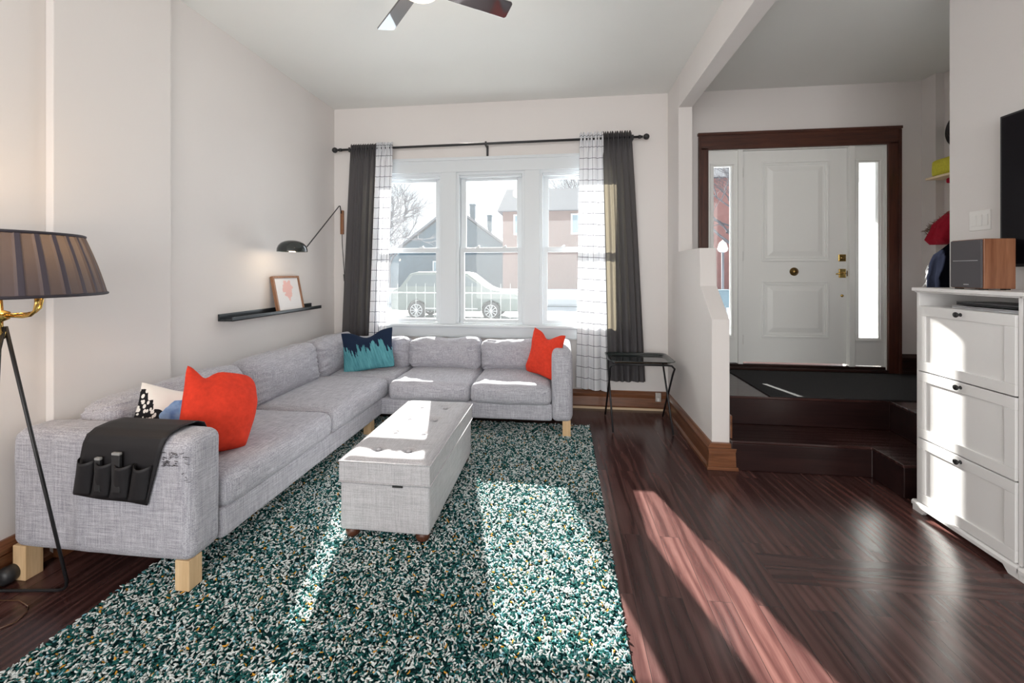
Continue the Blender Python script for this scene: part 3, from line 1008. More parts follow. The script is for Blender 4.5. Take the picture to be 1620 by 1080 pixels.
def curtain(name, label, material, tops, bots, zt, zb, folds, amp, seed, group, ybase, hem=0.0):
    """tops/bots: (x0,x1) at rod and hem; cloth with gathered folds; uv in metres of cloth"""
    rnd = random.Random(seed)
    nu, nv = 120, 90
    bx = (tops[0] + tops[1]) / 2
    vs, uvs, fs = [], [], []
    ph = [rnd.uniform(0, 6.28) for _ in range(6)]
    # fold position warp so that pleats are uneven
    warpc = [rnd.uniform(-0.25, 0.25) for _ in range(4)]
    widthcloth = (bots[1] - bots[0]) * 1.35 + 0.08
    for j in range(nv + 1):
        t = j / nv                       # 0 top 1 bottom
        e = t ** 0.9
        x0 = tops[0] + (bots[0] - tops[0]) * e
        x1 = tops[1] + (bots[1] - tops[1]) * e
        # slight pinch below the heading
        zz_t = zt
        for i in range(nu + 1):
            u = i / nu
            uu = u + 0.03 * math.sin(2 * PI * u * 2 + ph[0]) * (0.4 + t) + 0.012 * math.sin(6 * t + ph[4] + 9 * u) * t
            w1 = math.sin(2 * PI * folds * uu + ph[1] + warpc[0] * math.sin(3 * t))
            w2 = math.sin(2 * PI * folds * 1.9 * uu + ph[2] + 0.8 * t)
            a = amp * (0.45 + 0.75 * t) * (0.8 + 0.3 * math.sin(5 * u + ph[3]))
            y = ybase + a * (w1 * 0.8 + w2 * 0.28)
            if t < 0.035:               # gathered ruffle around the rod
                y = ybase + 0.017 * math.sin(2 * PI * folds * 2.2 * u + ph[5]) - 0.012
            elif t < 0.08:
                k = (t - 0.035) / 0.045
                yr = ybase + 0.017 * math.sin(2 * PI * folds * 2.2 * u + ph[5]) - 0.012
                y = yr * (1 - k) + y * k
            x = x0 + (x1 - x0) * u + 0.35 * a * math.cos(2 * PI * folds * uu + ph[1])
            z = zt + (zb - zt) * t + (0.012 * math.sin(2 * PI * folds * 2.2 * u) if j == 0 else 0)
            z += hem * (u - 0.5) * t
            y = min(y, YF - 0.03)
            vs.append((x - bx, y - ybase, z - zb))
            uvs.append((u * widthcloth, (1 - t) * (zt - zb)))
    for j in range(nv):
        for i in range(nu):
            a = j * (nu + 1) + i
            fs.append((a, a + 1, a + nu + 2, a + nu + 1))
    me = bpy.data.meshes.new(name)
    me.from_pydata(vs, [], fs)
    uvl = me.uv_layers.new(name='UVMap')
    li = np.zeros(len(me.loops), dtype=np.int32)
    me.loops.foreach_get('vertex_index', li)
    uvl.data.foreach_set('uv', np.array(uvs, dtype=np.float32)[li].ravel())
    me.polygons.foreach_set('use_smooth', [True] * len(me.polygons))
    me.materials.append(material)
    o = link(name, me)
    o.location = (bx, ybase, zb)
    return tag(o, label, 'curtain', group)


curtain('grey_curtain', 'dark grey curtain panel at the left end of the rod', M['greycloth'], (-2.285, -1.985), (-2.40, -2.07), 2.785, 0.33, 5, 0.022, 3, None, RY - 0.004)
curtain('check_curtain', 'narrow white curtain with dark grid lines left of the window', M['checkcloth'], (-1.99, -1.805), (-2.09, -1.905), 2.79, 0.30, 3.5, 0.02, 5, None, RY - 0.004)
curtain('check_curtain', 'wide white curtain with dark grid lines right of the window', M['checkcloth'], (0.175, 0.405), (0.135, 0.462), 2.81, 0.205, 3, 0.022, 8, None, RY - 0.004, -0.03)
curtain('grey_curtain', 'dark grey curtain panel at the right end of the rod behind the tray table', M['greycloth'], (0.40, 0.69), (0.455, 0.83), 2.81, 0.30, 5.5, 0.022, 13, None, RY - 0.004)

# ------------------------------------------------------------------ sofa
sofa = thing('corner_sofa', 'large L-shaped grey linen corner sofa with pale wooden legs', 'sofa', (-2.0, 2.6, 0))
SB = Vector((-2.0, 2.6, 0))
LN = M['linen']


def sbox(name, x0, y0, z0, x1, y1, z1, r=0.02, bulge=(0, 0, 0), n=14, wr=0.002, seed=0, rot=None, ws=7.0, mt=None, sag=0, crease=None):
    c = Vector(((x0 + x1) / 2, (y0 + y1) / 2, (z0 + z1) / 2)) - SB
    return soft_box(name, (x1 - x0, y1 - y0, z1 - z0), mt or LN, sofa, c, r, bulge, n, wr, seed, rot, ws, sag, crease)


SX0, SXF, SY0, SYB, SYF, SX1 = -2.485, -1.575, 1.605, 4.275, 3.51, 0.085
sbox('base_frame', SX0, 1.78, 0.152, SXF, SYF + 0.3, 0.295, 0.018)
sbox('base_frame', SXF - 0.4, SYF, 0.152, -0.085, SYB, 0.295, 0.018)
sbox('armrest', SX0, SY0, 0.152, SXF, 1.785, 0.69, 0.05, (0.0, 0.004, 0.006), 22, 0.003, 1)
sbox('armrest', -0.09, SYF - 0.012, 0.152, SX1, SYB, 0.735, 0.05, (0.004, 0, 0.006), 22, 0.003, 2)
sbox('back_frame', SX0, 1.70, 0.152, -2.34, SYB, 0.655, 0.04, (0, 0, 0), 18, 0.003, 3)
sbox('back_frame', SX0 + .02, SYB - 0.13, 0.152, -0.05, SYB, 0.655, 0.04, (0, 0, 0), 18, 0.003, 4)
# seat cushions
sbox('seat_cushion', -2.30, 1.785, 0.285, -1.558, 2.702, 0.445, 0.05, (0.012, 0.002, 0.020), 24, 0.004, 5)
sbox('seat_cushion', -2.30, 2.706, 0.285, -1.555, 3.63, 0.450, 0.05, (0.012, 0.002, 0.020), 24, 0.004, 6)
sbox('seat_cushion', -2.30, 3.63, 0.285, -1.515, 4.21, 0.445, 0.045, (0.002, 0.0, 0.015), 20, 0.004, 7)
sbox('seat_cushion', -1.508, 3.482, 0.285, -0.785, 4.21, 0.447, 0.05, (0.002, 0.012, 0.020), 24, 0.004, 8)
sbox('seat_cushion', -0.782, 3.480, 0.285, -0.092, 4.21, 0.447, 0.05, (0.002, 0.012, 0.020), 24, 0.004, 9)
# back cushions
lean = 0.14
sbox('back_cushion', -2.36, 1.77, 0.43, -2.15, 2.655, 0.755, 0.07, (0.035, 0.01, 0.02), 44, 0.012, 10, (0, -lean, 0), 6, crease=1)
sbox('back_cushion', -2.36, 2.665, 0.43, -2.14, 3.50, 0.765, 0.07, (0.04, 0.01, 0.02), 44, 0.011, 11, (0, -lean, 0), 6, crease=1)
sbox('back_cushion', -2.36, 3.51, 0.43, -2.14, 4.18, 0.76, 0.07, (0.04, 0.01, 0.02), 44, 0.012, 12, (0, -lean, 0), 6, crease=1)
sbox('back_cushion', -2.17, 4.02, 0.43, -1.535, 4.24, 0.728, 0.07, (0.01, 0.035, 0.010), 44, 0.018, 13, (-lean, 0, 0), 6, crease=0)
sbox('back_cushion', -1.53, 4.02, 0.43, -0.80, 4.24, 0.728, 0.07, (0.01, 0.035, 0.010), 44, 0.017, 14, (-lean, 0, 0), 6, crease=0)
sbox('back_cushion', -0.795, 4.02, 0.43, -0.095, 4.24, 0.722, 0.07, (0.01, 0.035, 0.010), 44, 0.018, 15, (-lean, 0, 0), 6, crease=0)
for lx, ly, z0 in ((-2.455, 1.655, 0), (-1.63, 1.655, 0.026), (-1.64, 3.40, 0.026), (0.035, 3.565, 0.026), (0.03, 4.20, 0), (-2.44, 4.20, 0)):
    q = MB().box(lx - .034, ly - .034, z0, lx + .034, ly + .034, 0.158)
    for v in q.bm.verts:
        v.co -= SB
    q.build('leg', M['birch'], sofa, bevel=0.003)
# worn patch: frayed dark threads on the corner of the near arm
q = MB()
rnd = random.Random(4)
for _ in range(46):
    x = rnd.uniform(-1.71, -1.585); z = rnd.uniform(0.57, 0.635) if x < -1.62 else rnd.uniform(0.50, 0.64)
    l = rnd.uniform(0.006, 0.022)
    q.tube([(x, SY0 - 0.003, z), (x + l * 0.5, SY0 - 0.006, z + rnd.uniform(-.002, .002)), (x + l, SY0 - 0.003, z + rnd.uniform(-.004, .004))], 0.0011, 4)
for v in q.bm.verts:
    v.co -= SB
o = q.build('frayed_threads', mat('frayed_dark_thread', (0.05, 0.045, 0.05), 0.9), sofa)
o['label'] = 'dark frayed worn patch'
o['kind'] = 'stuff'

# ------------------------------------------------------------------ arm organiser with remotes
org = thing('armrest_organiser', 'black cloth organiser with pockets draped over the near sofa armrest', 'organiser', (-1.92, 1.69, 0.70))
OB = Vector((-1.92, 1.69, 0.70))
ny = SY0 - 0.012
path = [(1.815, 0.60), (1.812, 0.66), (1.795, 0.695), (1.76, 0.712), (1.69, 0.716), (1.635, 0.710), (1.603, 0.692), (ny, 0.655), (ny - .002, 0.55), (ny - .001, 0.425)]
x0t, x1t, x0b, x1b = -2.075, -1.685, -2.135, -1.765
vs, fs = [], []
nn = 16
sm = []
for i in range(len(path) - 1):
    for k in range(5):
        t = k / 5
        sm.append((path[i][0] * (1 - t) + path[i + 1][0] * t, path[i][1] * (1 - t) + path[i + 1][1] * t))
sm.append(path[-1])
for k, (y, z) in enumerate(sm):
    drop = max(0, min(1, (0.70 - z) / 0.27)) if y < 1.7 else 0
    xa, xb = x0t + (x0b - x0t) * drop, x1t + (x1b - x1t) * drop
    for i in range(nn + 1):
        u = i / nn
        vs.append(Vector((xa + (xb - xa) * u, y - 0.003 * math.sin(9 * u + k * .1) * drop, z - 0.02 * u * drop)) - OB)
for k in range(len(sm) - 1):
    for i in range(nn):
        a = k * (nn + 1) + i
        fs.append((a, a + 1, a + nn + 2, a + nn + 1))
me = bpy.data.meshes.new('drape')
me.from_pydata(vs, [], fs)
me.polygons.foreach_set('use_smooth', [True] * len(me.polygons))
me.materials.append(M['leather'])
o = link('drape', me, org)
md = o.modifiers.new('solid', 'SOLIDIFY'); md.thickness = 0.004; md.offset = 1
for k in range(4):
    xa = -2.128 + k * 0.091
    wd = 0.086
    vs, fs = [], []
    nu, nv = 14, 10
    for j in range(nv + 1):
        v = j / nv
        for i in range(nu + 1):
            u = i / nu
            bulge = math.sin(PI * u) ** 0.6 * (0.010 + 0.020 * v)
            sk = 0.035 * v
            vs.append(Vector((xa + sk + wd * u, ny - 0.006 - bulge, 0.437 + 0.158 * v - 0.012 * math.sin(PI * u) * v - 0.013 * (k + u) / 4 * 1.2)) - OB)
    for j in range(nv):
        for i in range(nu):
            a = j * (nu + 1) + i
            fs.append((a, a + 1, a + nu + 2, a + nu + 1))
    me = bpy.data.meshes.new('pocket')
    me.from_pydata(vs, [], fs)
    me.polygons.foreach_set('use_smooth', [True] * len(me.polygons))
    me.materials.append(M['leather'])
    o = link('pocket', me, org)
    md = o.modifiers.new('solid', 'SOLIDIFY'); md.thickness = 0.003
for (xx, wdt, zt, lab, mm) in ((-1.895, 0.040, 0.632, 'wide grey remote control standing in a pocket of the armrest organiser', 'greyplastic'),
                               (-1.985, 0.028, 0.606, 'slim remote control with a silver tip in the armrest organiser', 'greyplastic')):
    rm = thing('remote_control', lab, 'remote', (xx, ny - 0.017, 0.46))
    MB().box(-wdt / 2, -0.007, 0, wdt / 2, 0.007, zt - 0.46 - 0.012).build('body', M['blacksat'], rm, bevel=0.003)
    MB().box(-wdt / 2, -0.007, zt - 0.46 - 0.012, wdt / 2, 0.007, zt - 0.46).build('end_cap', M[mm], rm, bevel=0.003)

# ------------------------------------------------------------------ throw pillows
pillow('throw_pillow', 'big orange-red velvet pillow beside the black and white one', 'pillow', 0.395, 0.445, 0.21, M['red'], (-1.79, 1.95, 0.455), (-0.24, 0.30, 1.20), 0.045, 1, None, cu=-0.52, cw=0.22, rr=0.22)
pillow('throw_pillow', 'black and white patterned pillow with a blue blot by the near armrest', 'pillow', 0.38, 0.38, 0.15, M['bw'], (-2.04, 1.91, 0.43), (-0.26, 0.38, 1.22), 0.01, 2)
pillow('throw_pillow', 'navy pillow with teal brush strokes in the sofa corner', 'pillow', 0.50, 0.40, 0.13, M['teal'], (-1.83, 3.80, 0.455), (-0.30, -0.12, 0.25), 0.06, 3)
pillow('throw_pillow', 'smaller orange-red pillow leaning on the far right armrest', 'pillow', 0.40, 0.42, 0.15, M['red'], (-0.20, 3.76, 0.458), (-0.22, 0.08, -0.75), 0.06, 4)

# ------------------------------------------------------------------ ottoman
OT = Vector((-0.905, 2.53, 0.026))
ott = thing('storage_ottoman', 'light grey buttoned storage ottoman bench on the teal rug', 'ottoman', tuple(OT), 0.0)
L2 = M['linen2']
hx, y0, y1 = 0.238, -0.485, 0.50
soft_box('box', (hx * 2, y1 - y0, 0.245), L2, ott, (0, (y0 + y1) / 2, 0.045 + 0.1225), 0.012, (0, 0, 0), 12, 0.0015, 1)
# lid with tufted top
lid_z0, lid_z1 = 0.293, 0.425
bm = bmesh.new()
nx, ny_ = 48, 96
btn = [(-0.085 + 0.17 * i, -0.36 + 0.235 * j) for i in range(2) for j in range(4)]
def topz(x, y):
    e = min(1, (hx + 0.004 - abs(x)) / 0.05) ; e2 = min(1, (0.4965 - abs(y - 0.0075)) / 0.05)
    e = max(0, e); e2 = max(0, e2)
    z = 0.026 * (math.sin(e * PI / 2) * math.sin(e2 * PI / 2)) ** 0.8
    for bx, by in btn:
        d = math.hypot(x - bx, y - by)
        z -= 0.018 * math.exp(-(d / 0.028) ** 2) + 0.006 * math.exp(-(d / 0.07) ** 2)
    z += noise.noise(Vector((x * 9, y * 9, 1))) * 0.0025
    return z
gv = [[bm.verts.new((-hx - .004 + 2 * (hx + .004) * i / nx, -0.489 + 0.993 * j / ny_, 0)) for j in range(ny_ + 1)] for i in range(nx + 1)]
for row in gv:
    for v in row:
        v.co.z = lid_z1 - 0.026 + topz(v.co.x, v.co.y)
for i in range(nx):
    for j in range(ny_):
        f_ = bm.faces.new((gv[i][j], gv[i + 1][j], gv[i + 1][j + 1], gv[i][j + 1])); f_.smooth = True
border = [gv[i][0] for i in range(nx + 1)] + [gv[nx][j] for j in range(1, ny_ + 1)] + [gv[i][ny_] for i in range(nx - 1, -1, -1)] + [gv[0][j] for j in range(ny_ - 1, 0, -1)]
prev = border
for zz in (lid_z1 - .05, lid_z1 - .09, lid_z0):
    cur = [bm.verts.new((v.co.x + noise.noise(Vector((v.co.x * 8, v.co.y * 8, zz * 30))) * 0.002, v.co.y, zz)) for v in border]
    for i in range(len(border)):
        bm.faces.new((prev[i], cur[i], cur[(i + 1) % len(border)], prev[(i + 1) % len(border)]))
    prev = cur
bm.faces.new(prev)
bmesh.ops.recalc_face_normals(bm, faces=bm.faces[:])
me = bpy.data.meshes.new('lid'); bm.to_mesh(me); bm.free(); me.materials.append(L2)
lid = link('lid', me, ott)
pp = MB()
for zz in (lid_z1 - 0.024, lid_z0 + 0.004):
    pp.tube([(-hx - .005, -0.490, zz), (hx + .005, -0.490, zz), (hx + .005, 0.505, zz), (-hx - .005, 0.505, zz), (-hx - .005, -0.490, zz)], 0.0045, 8)
pp.build('piping', L2, lid)
for bx, by in btn:
    MB().lathe([(0.0, 0.006), (0.008, 0.005), (0.013, 0.001), (0.014, -0.004)], (bx, by, lid_z1 - 0.012 + 0.002), 14).build('button', L2, lid)
MB().box(0.045, -0.4905, lid_z0 - 0.012, 0.10, -0.486, lid_z0 - 0.003).build('lid_latch', M['blacksat'], ott)
for lx, ly in ((-0.19, -0.44), (0.19, -0.44), (-0.19, 0.45), (0.19, 0.45)):
    MB().lathe([(0.030, 0.0), (0.036, 0.012), (0.040, 0.05)], (lx, ly, 0), 20).build('foot', M['darkfoot'], ott)

# ------------------------------------------------------------------ rug
rug = thing('shag_rug', 'thick teal and white shag rug flecked with ochre under the ottoman', 'rug', (-0.84, 2.3, 0))
RX0, RX1, RYa, RYb = -1.925, 0.245, 0.75, 3.815
MB().box(RX0 + .84, RYa - 2.3, 0, RX1 + .84, RYb - 2.3, 0.012).build('backing', rgh('rug_backing_teal', (0.008, 0.045, 0.052), 80, 0.8, 0.4), rug)


def rug_pile(n):
    rng = np.random.default_rng(5)
    X = rng.uniform(RX0 + .006, RX1 - .004, n); Y = RYa + (RYb - RYa) * rng.random(n) ** 1.15
    Z = 0.013 + rng.random(n) * 0.014
    # ragged border
    ang = rng.uniform(0, 2 * PI, n)
    tilt = rng.normal(0.0, 0.45, n)
    Lh = rng.uniform(0.006, 0.0105, n)
    R = rng.uniform(0.0025, 0.0038, n)
    d = np.stack([np.cos(ang) * np.cos(tilt), np.sin(ang) * np.cos(tilt), np.sin(tilt)], 1)
    s = np.stack([-np.sin(ang), np.cos(ang), np.zeros(n)], 1)
    u = np.cross(s, d)
    ring = [(0, 1), (1, 0), (0, -1), (-1, 0)]
    stations = [(-1.0, 0.35, 0), (-0.55, 1.0, 0.0), (0.5, 1.0, 0.0), (1.0, 0.35, 0)]
    bend = rng.normal(0, 0.4, n)
    P = np.stack([X, Y, Z], 1)
    verts = []
    for (t, rr, _) in stations:
        c = P + d * (t * Lh)[:, None] + s * (bend * Lh * (t * t))[:, None]
        for (a, b) in ring:
            verts.append(c + (s * a + u * b) * (R * rr)[:, None])
    V = np.stack(verts, 1)           # n,16,3
    V[:, :, 2] = np.maximum(V[:, :, 2], 0.009)
    V[:, :, 0] += 0.84; V[:, :, 1] -= 2.3
    quads = []
    for k in range(3):
        for j in range(4):
            quads.append((k * 4 + j, k * 4 + (j + 1) % 4, (k + 1) * 4 + (j + 1) % 4, (k + 1) * 4 + j))
    quads.append((3, 2, 1, 0)); quads.append((12, 13, 14, 15))
    Q = np.array(quads)
    F = (np.arange(n)[:, None, None] * 16 + Q[None]).reshape(-1)
    nf = n * len(Q)
    me = bpy.data.meshes.new('pile')
    me.vertices.add(n * 16); me.vertices.foreach_set('co', V.reshape(-1).astype(np.float32))
    me.loops.add(nf * 4); me.loops.foreach_set('vertex_index', F.astype(np.int32))
    me.polygons.add(nf); me.polygons.foreach_set('loop_start', (np.arange(nf) * 4).astype(np.int32))
    me.polygons.foreach_set('loop_total', np.full(nf, 4, dtype=np.int32))
    r = rng.random(n)
    mi = np.where(r < 0.47, 0, np.where(r < 0.88, 1, np.where(r < 0.90, 2, np.where(r < 0.935, 3, 4))))
    me.polygons.foreach_set('material_index', np.repeat(mi, len(Q)).astype(np.int32))
    me.polygons.foreach_set('use_smooth', np.ones(nf, dtype=bool))
    me.update(calc_edges=True)
    me.validate()
    for nm, c in (('pile_white', (0.66, 0.70, 0.69)), ('pile_teal', (0.016, 0.098, 0.095)), ('pile_ochre', (0.62, 0.30, 0.04)),
                  ('pile_light_blue', (0.20, 0.42, 0.50)), ('pile_green', (0.03, 0.16, 0.14))):
        me.materials.append(mat(nm, c, 0.9, 0, 0.15))
    o = link('pile', me, rug)
    o['kind'] = 'stuff'
    return o


rug_pile(92000)

# ------------------------------------------------------------------ tray table
tt = thing('tray_table', 'small black folding tray table by the right curtain', 'tray table', (0.69, 3.94, 0))
tx, ty0, ty1, tz = 0.285, -0.215, 0.215, 0.625
n_ = 10
q = MB()
def rrect(hx_, hy_, r_, n=6):
    pts = []
    for cx, cy, a0 in ((hx_ - r_, hy_ - r_, 0), (-hx_ + r_, hy_ - r_, PI / 2), (-hx_ + r_, -hy_ + r_, PI), (hx_ - r_, -hy_ + r_, 1.5 * PI)):
        for k in range(n + 1):
            a = a0 + PI / 2 * k / n
            pts.append((cx + r_ * math.cos(a), cy + r_ * math.sin(a)))
    return pts
bm = bmesh.new()
loops = []
for hx_, hy_, r_, z in ((0.245, 0.175, 0.04, tz - 0.022), (0.252, 0.182, 0.045, tz - 0.016), (0.268, 0.198, 0.055, tz - 0.002), (0.285, 0.215, 0.06, tz + 0.002),
                        (0.286, 0.216, 0.06, tz - 0.002), (0.268, 0.198, 0.055, tz - 0.007), (0.25, 0.18, 0.045, tz - 0.022), (0.24, 0.17, 0.04, tz - 0.026)):
    loops.append([bm.verts.new((x, y, z)) for x, y in rrect(hx_, hy_, r_)])
for a, b in zip(loops, loops[1:]):
    for i in range(len(a)):
        bm.faces.new((a[i], a[(i + 1) % len(a)], b[(i + 1) % len(a)], b[i])).smooth = True
bm.faces.new(loops[0]); bm.faces.new(loops[-1][::-1])
bmesh.ops.recalc_face_normals(bm, faces=bm.faces[:])
me = bpy.data.meshes.new('tray'); bm.to_mesh(me); bm.free(); me.materials.append(M['blackgloss'])
link('tray', me, tt)
for sx, name in ((-1, 'left'), (1, 'right')):
    xx = sx * 0.252
    # pair of crossing legs each side
    MB().tube([(xx, -0.225, 0.008), (xx + sx * .004, 0.14, 0.50), (xx + sx * .0, 0.19, 0.575), (xx - sx * 0.02, 0.195, 0.597), (xx - sx * 0.05, 0.196, 0.600)], 0.0085, 10).build('leg', M['black'], tt)
    xx = sx * 0.272
    MB().tube([(xx, 0.245, 0.008), (xx - sx * .004, -0.14, 0.50), (xx, -0.19, 0.565), (xx - sx * 0.025, -0.20, 0.592), (xx - sx * 0.06, -0.203, 0.597)], 0.0085, 10).build('leg', M['black'], tt)
MB().tube([(-0.23, 0.196, 0.600), (0.23, 0.196, 0.600)], 0.0085, 10).build('cross_bar', M['black'], tt)
MB().tube([(-0.215, -0.203, 0.597), (0.215, -0.203, 0.597)], 0.0085, 10).build('cross_bar', M['black'], tt)

# ------------------------------------------------------------------ picture ledge, picture, wall lamp
lg = MB()
ly0, ly1 = 2.815, 3.965
LX = XL
lg.box(0, 0, 0, 0.012, ly1 - ly0, 0.052).box(0.0, 0, 0, 0.118, ly1 - ly0, 0.009).box(0.108, 0, 0, 0.118, ly1 - ly0, 0.030)
o = lg.build('picture_ledge', mat('black_ledge_paint', (0.02, 0.024, 0.028), 0.3), bevel=0.002)
o.location = (LX + 0.001, ly0, 1.037)
tag(o, 'long black picture ledge on the left wall over the sofa', 'shelf')
pic = thing('framed_picture', 'walnut-framed pink heart watercolour leaning on the black ledge', 'picture', (-2.438, 3.545, 1.047), 0)
pic.rotation_euler = (0.0, 0, PI / 2)
# local: x along wall, y into wall, z up ; lean back
tilt = Matrix.Rotation(-0.20, 4, 'X')
pw, phh, pd = 0.365, 0.325, 0.028
q = MB()
ring(q, -pw / 2, 0, pw / 2, phh, 0.018, 0.0, pd)
fo = q.build('frame', wood('walnut_frame', (0.20, 0.09, 0.045), (0.38, 0.19, 0.10), 2), pic, bevel=0.001)
fo.rotation_euler = (-0.20, 0, 0)
fo = MB().box(-pw / 2 + .016, 0.010, 0.016, pw / 2 - .016, 0.020, phh - .016).build('artwork', M['art'], pic)
fo.rotation_euler = (-0.20, 0, 0)

wl = thing('wall_lamp', 'black dome swing-arm wall lamp with walnut mount beside the left curtain', 'wall lamp', (-2.433, YF, 1.95))
WB = Vector((-2.433, YF, 1.95))
def wr(p):
    return Vector(p) - WB
q = MB().box(-2.433 - .017, YF - .03, 1.82, -2.433 + .017, YF, 2.085)
for v in q.bm.verts:
    v.co -= WB
q.build('mount', M['walnut'], wl, bevel=0.005)
sh = Vector((-2.275, 3.30, 1.575))
MB().tube([wr((-2.433, 4.375, 2.05)), wr((-2.433, 4.36, 2.10)), wr((-2.433, 4.352, 2.128)), wr((-2.431, 4.33, 2.125)), wr((-2.26, 3.48, 1.625)), wr((-2.258, 3.46, 1.618)), wr((-2.262, 3.41, 1.62))], 0.0055, 10).build('arm', M['black'], wl)
dome = [(0.118, 0.0), (0.1165, 0.025), (0.107, 0.050), (0.088, 0.072), (0.060, 0.087), (0.03, 0.094), (0.0, 0.096)]
inner = [(0.0, 0.093), (0.028, 0.091), (0.057, 0.084), (0.085, 0.069), (0.104, 0.048), (0.1135, 0.024), (0.115, 0.0)]
q = MB().lathe(dome + inner, (0, 0, 0), 40, close=True)
bmesh.ops.contextual_create(q.bm, geom=[])
o = q.build('shade', M['blackgloss'], wl)
o.location = sh - WB
MB().tube([sh - WB + Vector((0, 0.10, 0.048)), sh - WB + Vector((0.012, 0.118, 0.046))], 0.012, 12).build('shade_joint', M['black'], wl)
q = MB().lathe([(0.0, -0.028), (0.018, -0.022), (0.028, -0.004), (0.024, 0.016), (0.013, 0.035), (0.013, 0.05)], (0, 0, 0), 20)
o = q.build('bulb', M['bulb'], wl)
o.location = sh - WB + Vector((0, 0, 0.045))
pl = bpy.data.lights.new('wall_lamp_light', 'POINT'); pl.energy = 1.6; pl.color = (1, 0.78, 0.55); pl.shadow_soft_size = 0.03
po = bpy.data.objects.new('wall_lamp_light', pl); C.objects.link(po); po.location = sh + Vector((0, 0, 0.004))
MB().tube([wr((-2.437, YF - .012, 1.82)), wr((-2.436, YF - .010, 1.72)), wr((-2.425, YF - .008, 1.55)), wr((-2.412, YF - .008, 1.38)), wr((-2.408, YF - .008, 1.30)), wr((-2.39, YF - .008, 1.15)), wr((-2.37, YF - .008, 0.9))], 0.0035, 8).tube([wr((-2.412, YF - .012, 1.375)), wr((-2.407, YF - .012, 1.30))], [0.009, 0.009], 10).build('cord', M['black'], wl)

# ------------------------------------------------------------------ floor lamp
FL = Vector((-2.08, 1.315, 0))
fl = thing('floor_lamp', 'floor lamp with black pleated shade, brass candle arms and thin black legs', 'floor lamp', tuple(FL))
HB = Vector((-2.08, 1.315, 1.20))
A, B_, C_ = Vector((-2.15, 1.590, 0.008)), Vector((-2.50, 1.545, 0.008)), Vector((-2.15, 1.02, 0.008))
def fr_(p):
    return Vector(p) - FL
def corner(p, q_, r_, k=0.05):
    """rounded corner at q_ between p and r_"""
    a = q_ + (p - q_).normalized() * k
    b = q_ + (r_ - q_).normalized() * k
    return [a.lerp(b, t) * 0.6 + q_ * 0.4 if 0 < t < 1 else (a if t == 0 else b) for t in (0, 0.25, 0.5, 0.75, 1)]
top1 = HB + Vector((0.012, 0.012, 0)); top2 = HB + Vector((-0.012, 0.012, 0)); top3 = HB + Vector((0, -0.015, 0))
MB().tube([fr_(top1)] + [fr_(x) for x in corner(top1, A, B_)] + [fr_(x) for x in corner(A, B_, top2)] + [fr_(top2)], 0.0062, 10).build('leg', M['black'], fl)
MB().tube([fr_(top1 + Vector((0, -.004, 0))), fr_(Vector((-1.90, 1.00, 0.008)))], 0.0062, 10).build('leg', M['black'], fl)
MB().tube([fr_(top3), fr_(Vector((-2.40, 1.00, 0.008)))], 0.0062, 10).build('leg', M['black'], fl)
q = MB()
q.lathe([(0.0, -0.05), (0.016, -0.045), (0.02, -0.02), (0.012, -0.005), (0.012, 0.02), (0.028, 0.028), (0.034, 0.042), (0.028, 0.055), (0.012, 0.062), (0.009, 0.12), (0.009, 0.33), (0.0, 0.332)], fr_(HB), 24)
q.build('stem', M['brass'], fl)
for k in range(4):
    a = math.radians(-8 + 90 * k + 38) if False else math.radians(YAW * 57.3 + 90 * k + (0 if True else 0))
    dx, dy = math.cos(a), math.sin(a)
    c0 = HB + Vector((0, 0, 0.042))
    pts = [c0 + Vector((dx * r, dy * r, z)) for r, z in ((0.02, 0), (0.09, -0.003), (0.118, 0.002), (0.136, 0.018), (0.142, 0.045), (0.142, 0.075))]
    q = MB().tube([fr_(p) for p in pts], 0.0065, 12)
    e = fr_(pts[-1])
    q.lathe([(0.010, -0.004), (0.038, 0.0), (0.040, 0.004), (0.012, 0.006), (0.012, 0.010), (0.023, 0.012), (0.023, 0.058), (0.014, 0.06)], e, 20)
    am = q.build('candle_arm', M['brass'], fl)
    MB().lathe([(0.013, 0.058), (0.013, 0.07), (0.022, 0.09), (0.02, 0.115), (0.007, 0.14), (0.0, 0.142)], e, 14).build('bulb', M['bulb'], am)
    d = bpy.data.lights.new('floor_lamp_light', 'POINT'); d.energy = 2.2; d.color = (1, 0.70, 0.42); d.shadow_soft_size = 0.025
    ob = bpy.data.objects.new('floor_lamp_light', d); C.objects.link(ob); ob.location = pts[-1] + Vector((0, 0, 0.165))
# shade: pleated cone
sz0, sz1, r0, r1 = 1.318, 1.545, 0.288, 0.222
seg = 240
vs, fs, uvs = [], [], []
for j in range(7):
    t = j / 6
    for i in range(seg + 1):
        a = 2 * PI * i / seg
        pl_ = 0.004 * (1 if (i * 30 / seg) % 1 < 0.3 else 0)
        rr = r0 + (r1 - r0) * t + pl_ + 0.004 * math.sin(PI * t)
        vs.append(Vector((rr * math.cos(a), rr * math.sin(a), sz0 + (sz1 - sz0) * t)))
        uvs.append((i / seg, t))
for j in range(6):
    for i in range(seg):
        a = j * (seg + 1) + i
        fs.append((a, a + 1, a + seg + 2, a + seg + 1))
me = bpy.data.meshes.new('lamp_shade'); me.from_pydata(vs, [], fs)
uvl = me.uv_layers.new(name='UVMap')
li = np.zeros(len(me.loops), dtype=np.int32); me.loops.foreach_get('vertex_index', li)
uvl.data.foreach_set('uv', np.array(uvs, dtype=np.float32)[li].ravel())
me.materials.append(M['shade'])
shd = link('lamp_shade', me, fl)
q = MB()
for rr, zz in ((r0 + .003, sz0), (r1 + .003, sz1)):
    q.tube([(rr * math.cos(2 * PI * i / 64), rr * math.sin(2 * PI * i / 64), zz) for i in range(65)], 0.0055, 8, cap=False)
q.build('shade_trim', mat('shade_binding', (0.03, 0.025, 0.035), 0.6), shd)
q = MB()
